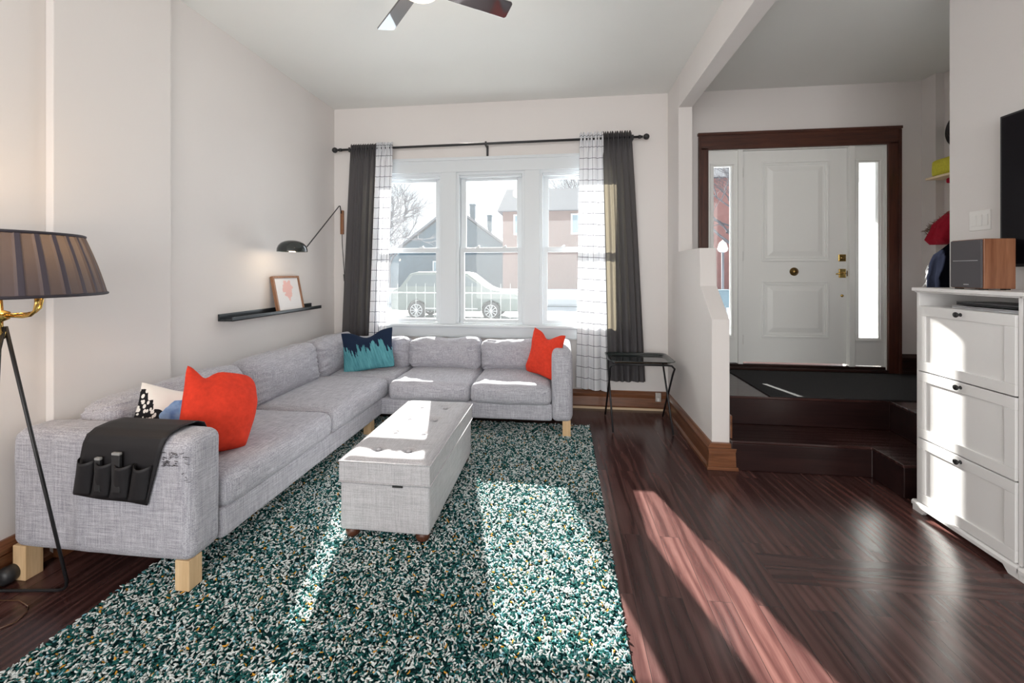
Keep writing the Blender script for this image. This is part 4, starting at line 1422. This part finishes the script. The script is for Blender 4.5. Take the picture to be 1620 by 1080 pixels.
for k in range(3):
    a = 2 * PI * k / 3
    q.tube([(0, 0, sz1 - 0.02), (r1 * math.cos(a), r1 * math.sin(a), sz1 - .004)], 0.002, 6)
q.build('spider', M['brass'], shd)
MB().tube([fr_((-2.222, 1.498, 0.004)), fr_((-2.19, 1.47, 0.004)), fr_((-2.172, 1.425, 0.004)), fr_((-2.196, 1.392, 0.004)), fr_((-2.25, 1.37, 0.004)), fr_((-2.35, 1.36, 0.004))], 0.0025, 6).tube([fr_((-2.222, 1.498, 0.004)), fr_((-2.30, 1.52, 0.004)), fr_((-2.42, 1.505, 0.004))], 0.0025, 6).build('cord', mat('clear_brown_cord', (0.12, 0.06, 0.035), 0.2), fl)
q = MB().lathe([(0.0, -0.045), (0.03, -0.042), (0.048, -0.03), (0.052, 0), (0.048, 0.03), (0.03, 0.042), (0, 0.045)], (0, 0, 0), 24, 'y')
o = q.build('black_ball', M['blacksat'])
o.location = (-2.482, 1.60, 0.04)
o.scale = (0.75, 0.75, 0.75)
tag(o, 'round black object lying on the floor against the left baseboard by the sofa leg', 'ball')

# ------------------------------------------------------------------ ceiling fan
FC = Vector((-0.735, 2.095, 0))
fan = thing('ceiling_fan', 'three-blade dark glossy ceiling fan with a warm round light', 'ceiling fan', (FC.x, FC.y, 2.90))
MB().lathe([(0.06, 0.27), (0.065, 0.316), (0.07, 0.3165)], (0, 0, 0.0), 28).lathe([(0.013, 0.08), (0.013, 0.29)], (0, 0, 0), 16).build('down_rod', M['nickel'], fan)
MB().lathe([(0.0, 0.105), (0.05, 0.10), (0.095, 0.075), (0.115, 0.04), (0.115, -0.01), (0.10, -0.028), (0.0, -0.028)], (0, 0, 0), 36).build('motor_housing', M['nickel'], fan)
MB().lathe([(0.092, -0.024), (0.098, -0.034), (0.092, -0.048), (0.068, -0.062), (0.036, -0.070), (0.0, -0.072)], (0, 0, 0), 36).build('light_globe', M['lampglow'], fan)
bl = mat('fan_blade_gloss', (0.055, 0.05, 0.055), 0.05, 0.0, 1.0, coat=1.0)
for ang in (133, 33, 262):
    a = math.radians(ang)
    q = MB()
    pts = rrect(0.18, 0.055, 0.015)
    poly = [(0.335 + x, y * (1.0 if x > 0 else 0.85)) for x, y in pts]
    q.prism(poly, 'z', -0.004, 0.004)
    q.bm.transform(Matrix.Rotation(a, 4, 'Z') @ Matrix.Rotation(math.radians(-16), 4, 'X'))
    b_ = q.build('blade', bl, fan, bevel=0.002)
    MB().prism([(0.09, -0.02), (0.22, -0.03), (0.22, 0.03), (0.09, 0.02)], 'z', 0.005, 0.010).build('blade_iron', M['nickel'], b_)
    C.objects[-1].rotation_euler = (0, 0, 0)
    bi = b_.children[0]
    bi.data.transform(Matrix.Rotation(a, 4, 'Z') @ Matrix.Rotation(math.radians(-16), 4, 'X'))
d = bpy.data.lights.new('fan_light', 'POINT'); d.energy = 6; d.color = (1, 0.85, 0.66); d.shadow_soft_size = 0.08
ob = bpy.data.objects.new('fan_light', d); C.objects.link(ob); ob.location = (FC.x, FC.y, 2.90 - 0.2)

# ------------------------------------------------------------------ white tilt-front cabinets
def cabinet(y1, label, parts=True):
    """origin at the foot of the far front corner; x depth to the wall"""
    cb = thing('tilt_front_cabinet', label, 'cabinet', (2.07, y1, 0), 0, None)
    Wd, Dp = 0.574, 0.315
    W_ = M['cabwhite']
    q = MB()
    q.box(0.012, -0.018, 0.055, Dp, 0, 1.292).box(0.012, -Wd, 0.055, Dp, -Wd + 0.018, 1.292)
    q.box(Dp - 0.008, -Wd + .018, 0.055, Dp, -0.018, 1.292)
    q.box(0.02, -Wd + .018, 1.19, Dp - .008, -0.018, 1.206)
    q.box(0.02, -Wd + .018, 0.055, Dp - .008, -0.018, 0.07)
    q.build('body', W_, cb, bevel=0.0015)
    q = MB().box(-0.012, -Wd - 0.006, 1.292, Dp, 0.006, 1.312).box(0.0, -Wd, 1.284, Dp, 0.0, 1.292)
    q.build('top', W_, cb, bevel=0.003)
    q = MB()
    q.prism([(-0.012, 0.033), (-0.012, 0.05), (-0.004, 0.060), (0.015, 0.060), (0.015, 0.033)], 'y', -Wd - 0.004, 0.008)
    q.prism([(0.006, 0.033), (-Wd - 0.003, 0.033), (-Wd - 0.003, 0.0), (-Wd + 0.045, 0.0), (-Wd + 0.07, 0.028), (-0.085, 0.028), (-0.06, 0.0), (0.006, 0.0)], 'x', -0.006, 0.015)
    q.box(0.015, -0.02, 0, Dp, 0.004, 0.055).box(0.015, -Wd, 0, Dp, -Wd + .02, 0.055)
    q.build('plinth', W_, cb, bevel=0.001)
    for (z0, z1) in ((0.830, 1.205), (0.440, 0.824), (0.064, 0.434)):
        q = MB()
        ya, yb = -Wd + 0.020, -0.020
        q.box(0.0, ya, z0, 0.016, yb, z0 + 0.055).box(0.0, ya, z1 - 0.055, 0.016, yb, z1)
        q.box(0.0, ya, z0 + .055, 0.016, ya + 0.05, z1 - .055).box(0.0, yb - 0.05, z0 + .055, 0.016, yb, z1 - .055)
        q.box(0.008, ya + .045, z0 + .05, 0.014, yb - .045, z1 - .05)
        dd = q.build('door', W_, cb, bevel=0.0022)
        MB().lathe([(0.0135, -0.026), (0.0145, -0.022), (0.011, -0.016), (0.0055, -0.012), (0.0055, -0.003), (0.010, 0.0)], (0, -Wd / 2, z1 - 0.026), 18, 'x').build('knob', M['blacksat'], dd)
    return cb


cab = cabinet(2.743, 'white three-door tilt-front cabinet standing nearest the entry steps')
cabinet(2.163, 'second white tilt-front cabinet at the right edge, only its edge showing')

# laptops in the open compartment
for i, (dz, dx, nm) in enumerate(((0.0, 0.0, 'silver laptop at the bottom of the stack in the cabinet niche'), (0.021, 0.02, 'dark laptop lying on the silver one in the cabinet niche'))):
    lp = thing('laptop', nm, 'laptop', (2.205 + dx, 2.37, 1.2062 + dz), 0.0)
    MB().box(-0.105, -0.17, 0, 0.105, 0.17, 0.011).build('base', M['alu'] if i == 0 else M['blacksat'], lp, bevel=0.004)
    MB().box(-0.105, -0.17, 0.0112, 0.105, 0.17, 0.0175).build('lid', M['alu'] if i == 0 else mat('grey_lid', (0.15, 0.15, 0.16), 0.35, 0.6), lp, bevel=0.003)

# speaker
sp = thing('bookshelf_speaker', 'walnut speaker with dark grey grille on the white cabinet', 'speaker', (2.185, 2.485, 1.312))
MB().box(-0.058, -0.089, 0.006, 0.085, 0.089, 0.262).build('cabinet_shell', wood('speaker_walnut', (0.20, 0.075, 0.035), (0.36, 0.16, 0.085), 2), sp, bevel=0.003)
MB().box(-0.068, -0.086, 0.009, -0.058, 0.086, 0.259).build('grille', M['grille'], sp, bevel=0.006, seg=3)
MB().box(-0.0695, -0.068, 0.150, -0.067, 0.068, 0.1525).build('trim_line', M['alu'], sp)
q = MB().box(-0.0695, -0.020, 0.024, -0.067, 0.008, 0.0285)
q.build('badge', M['alu'], sp)
for fx in (-0.05, 0.05):
    for fy in (-0.08, 0.05):
        MB().box(fx, fy, 0, fx + 0.02, fy + 0.03, 0.006).build('foot', M['blacksat'], sp)

# television
tv = thing('television', 'large black flat television on the right wall', 'television', (TVX - 0.004, 1.81, 1.43))
MB().box(-0.070, -0.715, 0.0, -0.035, 0.715, 0.80).box(-0.035, -0.3, 0.2, 0.0, 0.3, 0.6).build('case', M['blacksat'], tv, bevel=0.004)
MB().box(-0.0715, -0.703, 0.016, -0.0695, 0.703, 0.788).build('screen', M['screen'], tv)

# light switch
sw = thing('light_switch', 'white triple light switch plate on the wall above the speaker', 'light switch', (TVX, 2.712, 1.70))
MB().box(-0.006, -0.062, -0.057, 0, 0.062, 0.057).build('plate', M['plate'], sw, bevel=0.003)
for k in range(3):
    MB().box(-0.009, -0.050 + k * 0.034, -0.032, -0.005, -0.050 + k * 0.034 + 0.030, 0.032).build('rocker', M['plate'], sw, bevel=0.002)

# wall socket near the tray table
ws = thing('wall_socket', 'small metal wall socket low in the corner behind the tray table', 'socket', (0.962, YF - 0.0, 0.135))
MB().box(-0.028, -0.046, -0.045, 0.028, -0.030, 0.045).build('plate', M['nickel'], ws, bevel=0.003)
MB().box(-0.02, -0.075, -0.035, 0.006, -0.044, 0.0).build('plug', M['plate'], ws, bevel=0.004)

# ------------------------------------------------------------------ coat corner
shf = thing('coat_shelf', 'pale wooden shelf in the coat corner above the red coat', 'shelf', (ENX, 3.72, 2.235))
MB().box(-0.25, -0.70, -0.018, 0.0, 0.42, 0.0).build('board', M['pine'], shf, bevel=0.002)
MB().box(-0.20, 0.2, -0.12, 0, 0.215, -0.018).build('bracket', M['pine'], shf)
MB().box(-0.20, -0.4, -0.12, 0, -0.385, -0.018).build('bracket', M['pine'], shf)
o = soft_box('yellow_bag', (0.17, 0.30, 0.155), M['yellow'], None, (3.345, 4.0, 2.314), 0.03, (0.01, 0.01, 0.0), 14, 0.006, 3)
tag(o, 'yellow cloth bag on the pale wooden coat shelf', 'bag')
o = soft_box('red_scarf', (0.14, 0.22, 0.05), M['redcoat'], None, (3.36, 3.93, 2.19), 0.015, (0, 0, 0), 10, 0.004, 4)
tag(o, 'folded red scarf hanging under the coat shelf', 'scarf')
hat = thing('round_hat', 'round black woven hat hung on the wall over the yellow bag', 'hat', (ENX, 4.08, 2.655))
MB().lathe([(0.150, -0.004), (0.158, -0.012), (0.152, -0.018), (0.085, -0.018), (0.080, -0.06), (0.06, -0.075), (0.0, -0.08)], (0, 0, 0), 40, 'x').build('brim_and_crown', M['blacksat'], hat)
rail = thing('coat_hook_rail', 'wooden hook rail behind the hanging coats', 'coat rack', (ENX, 3.75, 2.02))
MB().box(-0.02, -0.5, -0.04, 0, 0.42, 0.04).build('rail', M['pine'], rail, bevel=0.002)
for k in range(4):
    MB().tube([(-0.02, -0.4 + k * .23, 0), (-0.06, -0.4 + k * .23, -0.01), (-0.075, -0.4 + k * .23, 0.02)], 0.006, 8).build('hook', M['black'], rail)


def coat(name, label, cat, pts, material, seed, dy=-0.07):
    """hanging garment: loft of horizontal ellipses (cx,cy,rx,ry,z)"""
    pts = [(a, b + dy, c_, d_, e_) for a, b, c_, d_, e_ in pts]
    base = Vector((pts[0][0], pts[0][1], pts[-1][4]))
    t = thing(name, label, cat, tuple(base))
    bm = bmesh.new()
    rings = []
    S = 40
    full = []
    for a, b in zip(pts, pts[1:]):
        for k in range(5):
            u = k / 5
            full.append([a[i] * (1 - u) + b[i] * u for i in range(5)])
    full.append(list(pts[-1]))
    for (cx, cy, rx, ry, z) in full:
        rg = []
        for k in range(S):
            a = 2 * PI * k / S
            fold = 1 + 0.10 * math.sin(7 * a + seed) * min(1, (pts[0][4] - z) * 3) + 0.05 * math.sin(13 * a + z * 9)
            p = Vector((cx + rx * math.cos(a) * fold, cy + ry * math.sin(a) * fold, z))
            p += noise.noise_vector(p * 8 + Vector((seed, 0, 0))) * 0.012
            p.x = min(p.x, ENX - 0.005)
            rg.append(bm.verts.new(p - base))
        rings.append(rg)
    for a, b in zip(rings, rings[1:]):
        for k in range(S):
            bm.faces.new((a[k], a[(k + 1) % S], b[(k + 1) % S], b[k])).smooth = True
    bm.faces.new(rings[0][::-1]); bm.faces.new(rings[-1])
    bmesh.ops.recalc_face_normals(bm, faces=bm.faces[:])
    me = bpy.data.meshes.new('garment'); bm.to_mesh(me); bm.free(); me.materials.append(material)
    link('garment', me, t)
    return t, base


ct, cb_ = coat('winter_coat', 'red winter coat with a brown fur collar hanging by the entry', 'coat',
               [(3.40, 3.93, 0.03, 0.05, 1.99), (3.33, 3.95, 0.10, 0.14, 1.92), (3.28, 4.0, 0.14, 0.15, 1.80), (3.26, 4.02, 0.15, 0.15, 1.68), (3.27, 4.02, 0.12, 0.13, 1.64)], M['redcoat'], 1)
q = MB()
rnd = random.Random(2)
for i in range(420):
    t = rnd.random()
    p = Vector((3.37 - 0.23 * t, 3.79 + 0.24 * t, 2.03 - 0.28 * t)) + Vector((rnd.gauss(0, .012), rnd.gauss(0, .015), rnd.gauss(0, .012)))
    d_ = Vector((-0.6 + rnd.gauss(0, .5), rnd.gauss(0, .6), rnd.gauss(0.3, .5))).normalized() * 0.035
    q.tube([p - cb_, p + d_ - cb_], [0.003, 0.0006], 3)
q.build('fur_trim', M['fur'], ct)['label'] = 'brown fur trim'
ct, cb_ = coat('dark_shawl', 'dark navy knitted shawl hanging below the red coat', 'shawl',
               [(3.40, 3.86, 0.03, 0.06, 1.80), (3.32, 3.86, 0.11, 0.13, 1.68), (3.26, 3.90, 0.16, 0.16, 1.55), (3.23, 3.90, 0.18, 0.17, 1.35), (3.22, 3.90, 0.18, 0.17, 1.05), (3.24, 3.9, 0.16, 0.16, 0.80)], M['navy'], 3)
q = MB()
for i in range(34):
    x = 3.10 + rnd.random() * 0.05
    y = 3.95 + rnd.random() * 0.04
    z0 = 1.25 + rnd.random() * 0.24
    q.tube([Vector((x, y, z0)) - cb_, Vector((x - 0.012 + rnd.gauss(0, .008), y + rnd.gauss(0, .01), z0 - 0.05)) - cb_, Vector((x - .015 + rnd.gauss(0, .014), y, z0 - 0.10)) - cb_], [0.005, 0.004, 0.002], 4)
q.build('white_fringe', M['whitecloth'], ct)['label'] = 'white fringed edge'
ct, cb_ = coat('white_scarf', 'white scarf hanging behind the cabinet top', 'scarf', [(3.27, 4.12, 0.02, 0.03, 1.28), (3.24, 4.13, 0.045, 0.05, 1.18), (3.235, 4.13, 0.05, 0.05, 1.10)], M['whitecloth'], 6)
ct, cb_ = coat('red_bag', 'crumpled red cloth bag hanging behind the cabinet by the entry', 'bag',
               [(3.24, 4.14, 0.05, 0.05, 1.085), (3.26, 4.14, 0.05, 0.05, 1.0), (3.27, 4.14, 0.055, 0.05, 0.86), (3.24, 4.14, 0.09, 0.05, 0.68), (3.24, 4.14, 0.09, 0.05, 0.66)], M['redcoat'], 8)
ub = thing('umbrella', 'red folded umbrella with dark handle standing in the coat corner', 'umbrella', (3.30, 4.13, PLAT + 0.0))
MB().lathe([(0.008, 0.0), (0.016, 0.03), (0.04, 0.15), (0.028, 0.20)], (0, 0, 0), 16).build('canopy', M['redcoat'], ub)
MB().tube([(0, 0, 0.20), (0, 0, 0.25), (-0.02, 0, 0.285), (-0.05, 0, 0.28), (-0.06, 0, 0.25)], 0.008, 10).build('handle', M['blacksat'], ub)

# ------------------------------------------------------------------ outside: porch, street, houses, trees
GZ = -0.40
gnd = struct(MB().box(-60, 4.62, GZ - 0.2, 60, 90, GZ).build('ground_outside', M['snow']), 'snowy street outside the window')
pr = sempty('porch', 'white front porch outside the entry door')
MB().box(1.0, 4.6, 0.2, 3.9, 5.9, 0.40).build('porch_floor', M['extwhite'], pr)
MB().box(1.0, 4.6, 2.92, 3.9, 6.0, 3.05).build('porch_roof', M['extwhite'], pr)
MB().box(3.62, 4.6, 0.40, 3.8, 5.65, 2.92).build('porch_side', M['porch'], pr)
MB().box(2.45, 5.9, 2.70, 3.9, 6.0, 2.93).build('shade_board', M['extwhite'], pr)  # unseen board, added to drop the shadow line on the porch side
MB().box(1.17, 5.85, GZ, 1.34, 6.0, 2.92).build('sun_block_post', M['extwhite'], pr)  # unseen post, added to narrow the sun strip through the left sidelight

# front yard fence
fe = thing('iron_fence', 'thin pale railing in the front yard beyond the window', 'fence', (-1.5, 7.0, GZ))
q = MB()
for k in range(26):
    x = -3.0 + k * 0.165
    q.box(x - .004, -.004, 0.15, x + .004, .004, 1.60)
q.build('balusters', M['greypaint'], fe)
MB().box(-3.1, -.01, 0.18, 1.2, .01, 0.20).build('rail', M['greypaint'], fe)
MB().box(-3.1, -.01, 1.43, 1.2, .01, 1.445).build('rail', M['greypaint'], fe)


def wheel(parent, x, y, z):
    t = MB().lathe([(0.0, -0.11), (0.30, -0.11), (0.345, -0.08), (0.345, 0.08), (0.30, 0.11), (0.0, 0.11)], (x, y, z), 28, 'y').build('wheel', M['tyre'], parent)
    q = MB()
    q.lathe([(0.215, -0.125), (0.235, -0.125), (0.235, -0.11), (0.215, -0.11)], (x, y, z), 28, 'y', close=True)
    for k in range(10):
        a = 2 * PI * k / 10
        q.box(0.0, -0.122, -0.012, 0.22, -0.112, 0.012, Matrix.Translation((x, y, z)) @ Matrix.Rotation(a, 4, 'Y'))
    q.lathe([(0.05, -0.13), (0.05, -0.11)], (x, y, z), 16, 'y')
    q.build('rim', M['extwhite'], t)


def car(label, loc, L_, paint_m, flip=1):
    c = thing('parked_car', label, 'car', loc)
    prof = [(-L_ / 2, 0.35), (-L_ / 2, 0.95), (-L_ / 2 + .12, 1.12), (-L_ / 2 + .35, 1.22), (-L_ / 2 + .75, 1.72), (-L_ / 2 + 1.1, 1.80), (0.1, 1.80), (0.45, 1.74), (1.15, 1.22), (1.35, 1.14),
            (L_ / 2 - .25, 0.98), (L_ / 2 - .05, 0.85), (L_ / 2, 0.6), (L_ / 2 - .03, 0.33), (1.75, 0.32), (1.65, 0.62), (1.38, 0.74), (1.10, 0.62), (1.0, 0.32), (-1.1, 0.32), (-1.2, 0.62), (-1.47, 0.74), (-1.74, 0.62), (-1.84, 0.32)]
    prof = [(x * flip, z) for x, z in prof]
    MB().prism(prof, 'y', -0.9, 0.9).build('body', paint_m, c, bevel=0.04, seg=3)
    gp = [(-L_ / 2 + .55, 1.25), (-L_ / 2 + .88, 1.68), (0.1, 1.70), (0.38, 1.66), (1.0, 1.25)]
    q = MB()
    for s_, e_ in ((0, 0),):
        q.prism([(x * flip, z) for x, z in gp], 'y', -0.91, -0.895)
    q.build('side_windows', M['carglass'], c)
    for wx in (1.38, -1.47):
        wheel(c, wx * flip, -0.86, 0.345)
        wheel(c, wx * flip, 0.80, 0.345)
    MB().box(L_ / 2 * flip - .12, -0.88, 0.66, L_ / 2 * flip + .0, -0.6, 0.82).build('headlight', M['extwhite'], c)
    q = MB().box(-L_ / 2 * .6, -0.93, 0.40, L_ / 2 * .35, -0.9, 0.44).build('side_trim', M['extwhite'], c)
    return c


car('pale silver-green car parked in the street seen through the middle pane', (-4.0, 16.2, GZ), 5.0, M['carpaint'])
car('white car parked further right along the street', (3.2, 15.2, GZ), 4.4, M['extwhite'], -1)


def house(label, x0, x1, y0, dep, zw, zr, wallm, gable_front, wins, chim=()):
    h = thing('house', label, 'house', ((x0 + x1) / 2, y0, GZ))
    b = Vector(((x0 + x1) / 2, y0, GZ))
    def put(q, n, m, p, **k):
        for v in q.bm.verts:
            v.co -= b
        return q.build(n, m, p, **k)
    xm = (x0 + x1) / 2
    if gable_front:
        put(MB().prism([(x0, GZ), (x1, GZ), (x1, zw), (xm, zr), (x0, zw)], 'y', y0, y0 + dep), 'walls', wallm, h)
        put(MB().prism([(x0 - .4, zw - .2), (xm, zr + .12), (x1 + .4, zw - .2), (x1 + .4, zw + .02), (xm, zr + .38), (x0 - .4, zw + .02)], 'y', y0 - .4, y0 + dep), 'roof', M['roofgrey'], h)
    else:
        put(MB().box(x0, y0, GZ, x1, y0 + dep, zw), 'walls', wallm, h)
        put(MB().prism([(y0 - .4, zw - .05), (y0 + dep + .4, zw - .05), (y0 + dep / 2, zr)], 'x', x0 - .35, x1 + .35), 'roof', M['roofgrey'], h)
    for (a, c_, d_, e_) in wins:
        fw = put(MB().box(a - .12, y0 - .08, c_ - .12, d_ + .12, y0 + .02, e_ + .12), 'window_frame', M['extwhite'], h)
        put(MB().box(a, y0 - .10, c_, (a + d_) / 2 - .04, y0 - .07, e_).box((a + d_) / 2 + .04, y0 - .10, c_, d_, y0 - .07, e_), 'window_pane', M['extglass'], fw)
    for (a, yy, z0, z1, r_) in chim:
        put(MB().box(a - r_, yy - r_, z0, a + r_, yy + r_, z1).box(a - r_ * 1.2, yy - r_ * 1.2, z1 - .15, a + r_ * 1.2, yy + r_ * 1.2, z1), 'chimney', M['bluegrey'], h)
    return h


HX0, HX1, HZW, HZR = -19.2, -3.6, 2.3, 8.1
CH = ((-9.55, 44, 6.2, 8.6, 0.24), (-7.7, 44, 4.9, 7.4, 0.20))
house('blue-grey gabled house with two chimneys across the street', HX0, HX1, 43, 10, HZW, HZR, M['bluegrey'], True, ((-13.5, 0.6, -12.0, 2.4),), CH)
house('tan two-storey house with white-framed windows across the street', -4.5, 6.4, 31.5, 10, 6.0, 8.6, M['tan'], False, ((-3.55, 4.3, -2.2, 5.6), (0.75, 4.3, 2.3, 5.6), (3.6, 4.3, 5.0, 5.6)))
MB_ = None
house('red brick house seen through the left sidelight', 9.5, 16.5, 28, 9, 7.4, 9.5, M['brick'], False, ((11.0, 0.8, 12.2, 2.3),))
o = MB().box(-30, 21.5, GZ, 40, 21.9, GZ + 0.9).build('snow_bank', M['snow'], bevel=0.15)
tag(o, 'long bank of snow along the far side of the street', 'snow bank')
ls = thing('yard_lamp', 'white lantern on a post outside the left sidelight', 'lamp post', (4.52, 12.5, GZ))
MB().tube([(0, 0, 0), (0, 0, 2.35)], 0.035, 10).build('post', M['roofgrey'], ls)
MB().lathe([(0.05, 2.35), (0.11, 2.38), (0.14, 2.45), (0.09, 2.62), (0.0, 2.70)], (0, 0, 0), 16).build('lantern', M['extwhite'], ls)
mb_ = thing('mailbox', 'dark mailbox on a post outside the left sidelight', 'mailbox', (3.42, 9.4, GZ))
MB().box(-0.17, -0.15, 1.05, 0.17, 0.15, 1.42).build('box', M['bluegrey'], mb_, bevel=0.03)
MB().box(-0.04, -0.04, 0, 0.04, 0.04, 1.05).build('post', M['roofgrey'], mb_)


def tree(label, loc, h, spread, seed, n0=4, depth=5, r0=0.16, white=False):
    rnd = random.Random(seed)
    t = thing('bare_tree', label, 'tree', loc)
    trunk = MB().tube([(0, 0, 0), (0.05, 0, h * 0.2), (0, 0.05, h * 0.42)], [r0, r0 * .8, r0 * .62], 8)
    trunk.build('trunk', M['bark'], t)
    q = MB()
    def br(p, d, l, r, k):
        e = p + d * l
        m = p.lerp(e, .5) + Vector((rnd.gauss(0, .04), rnd.gauss(0, .04), rnd.gauss(0, .03))) * l
        q.tube([p, m, e], [r, r * .8, r * .6], 5 if k > 2 else 3, cap=False)
        if k == 0:
            return
        for _ in range(3):
            nd = (d + Vector((rnd.gauss(0, spread), rnd.gauss(0, spread), rnd.gauss(0.12, .35)))).normalized()
            br(p.lerp(e, rnd.uniform(.55, 1)), nd, l * rnd.uniform(.6, .82), r * .6, k - 1)
    for i in range(n0):
        d = Vector((rnd.gauss(0, .55), rnd.gauss(0, .55), 0.9)).normalized()
        br(Vector((0, 0, h * rnd.uniform(.25, .42))), d, h * .26, r0 * .5, depth)
    q.build('branches', M['bark'], t)
    return t


tree('dense bare tree behind the left window pane', (-12.6, 26, GZ), 8.2, 0.42, 3, 7, 5, 0.2)
tree('slender bare tree left of the gabled house', (-14.6, 34, GZ), 7.0, 0.5, 9, 4, 5, 0.12)
tree('tall bare tree behind the tan house', (4.6, 48, GZ), 15.5, 0.45, 12, 5, 5, 0.2)
tree('bare tree with fine branches outside the left sidelight', (8.0, 20, GZ), 8.5, 0.5, 21, 5, 5, 0.15)
tree('bare tree at the far left of the street', (-25, 40, GZ), 9.5, 0.45, 31, 6, 5, 0.2)

# ------------------------------------------------------------------ shared groups of repeats
GROUPS = {'throw_pillow': 'throw pillows on the corner sofa', 'grey_curtain': 'dark grey curtain panels', 'check_curtain': 'white grid-lined curtain panels',
          'remote_control': 'remotes in the armrest organiser', 'tilt_front_cabinet': 'white tilt-front cabinets along the right wall', 'laptop': 'laptops in the cabinet niche',
          'parked_car': 'cars parked in the street', 'house': 'houses across the street', 'bare_tree': 'bare winter trees outside'}
for o in bpy.data.objects:
    if o.parent is None and 'label' in o and o.name.split('.')[0] in GROUPS:
        o['group'] = GROUPS[o.name.split('.')[0]]
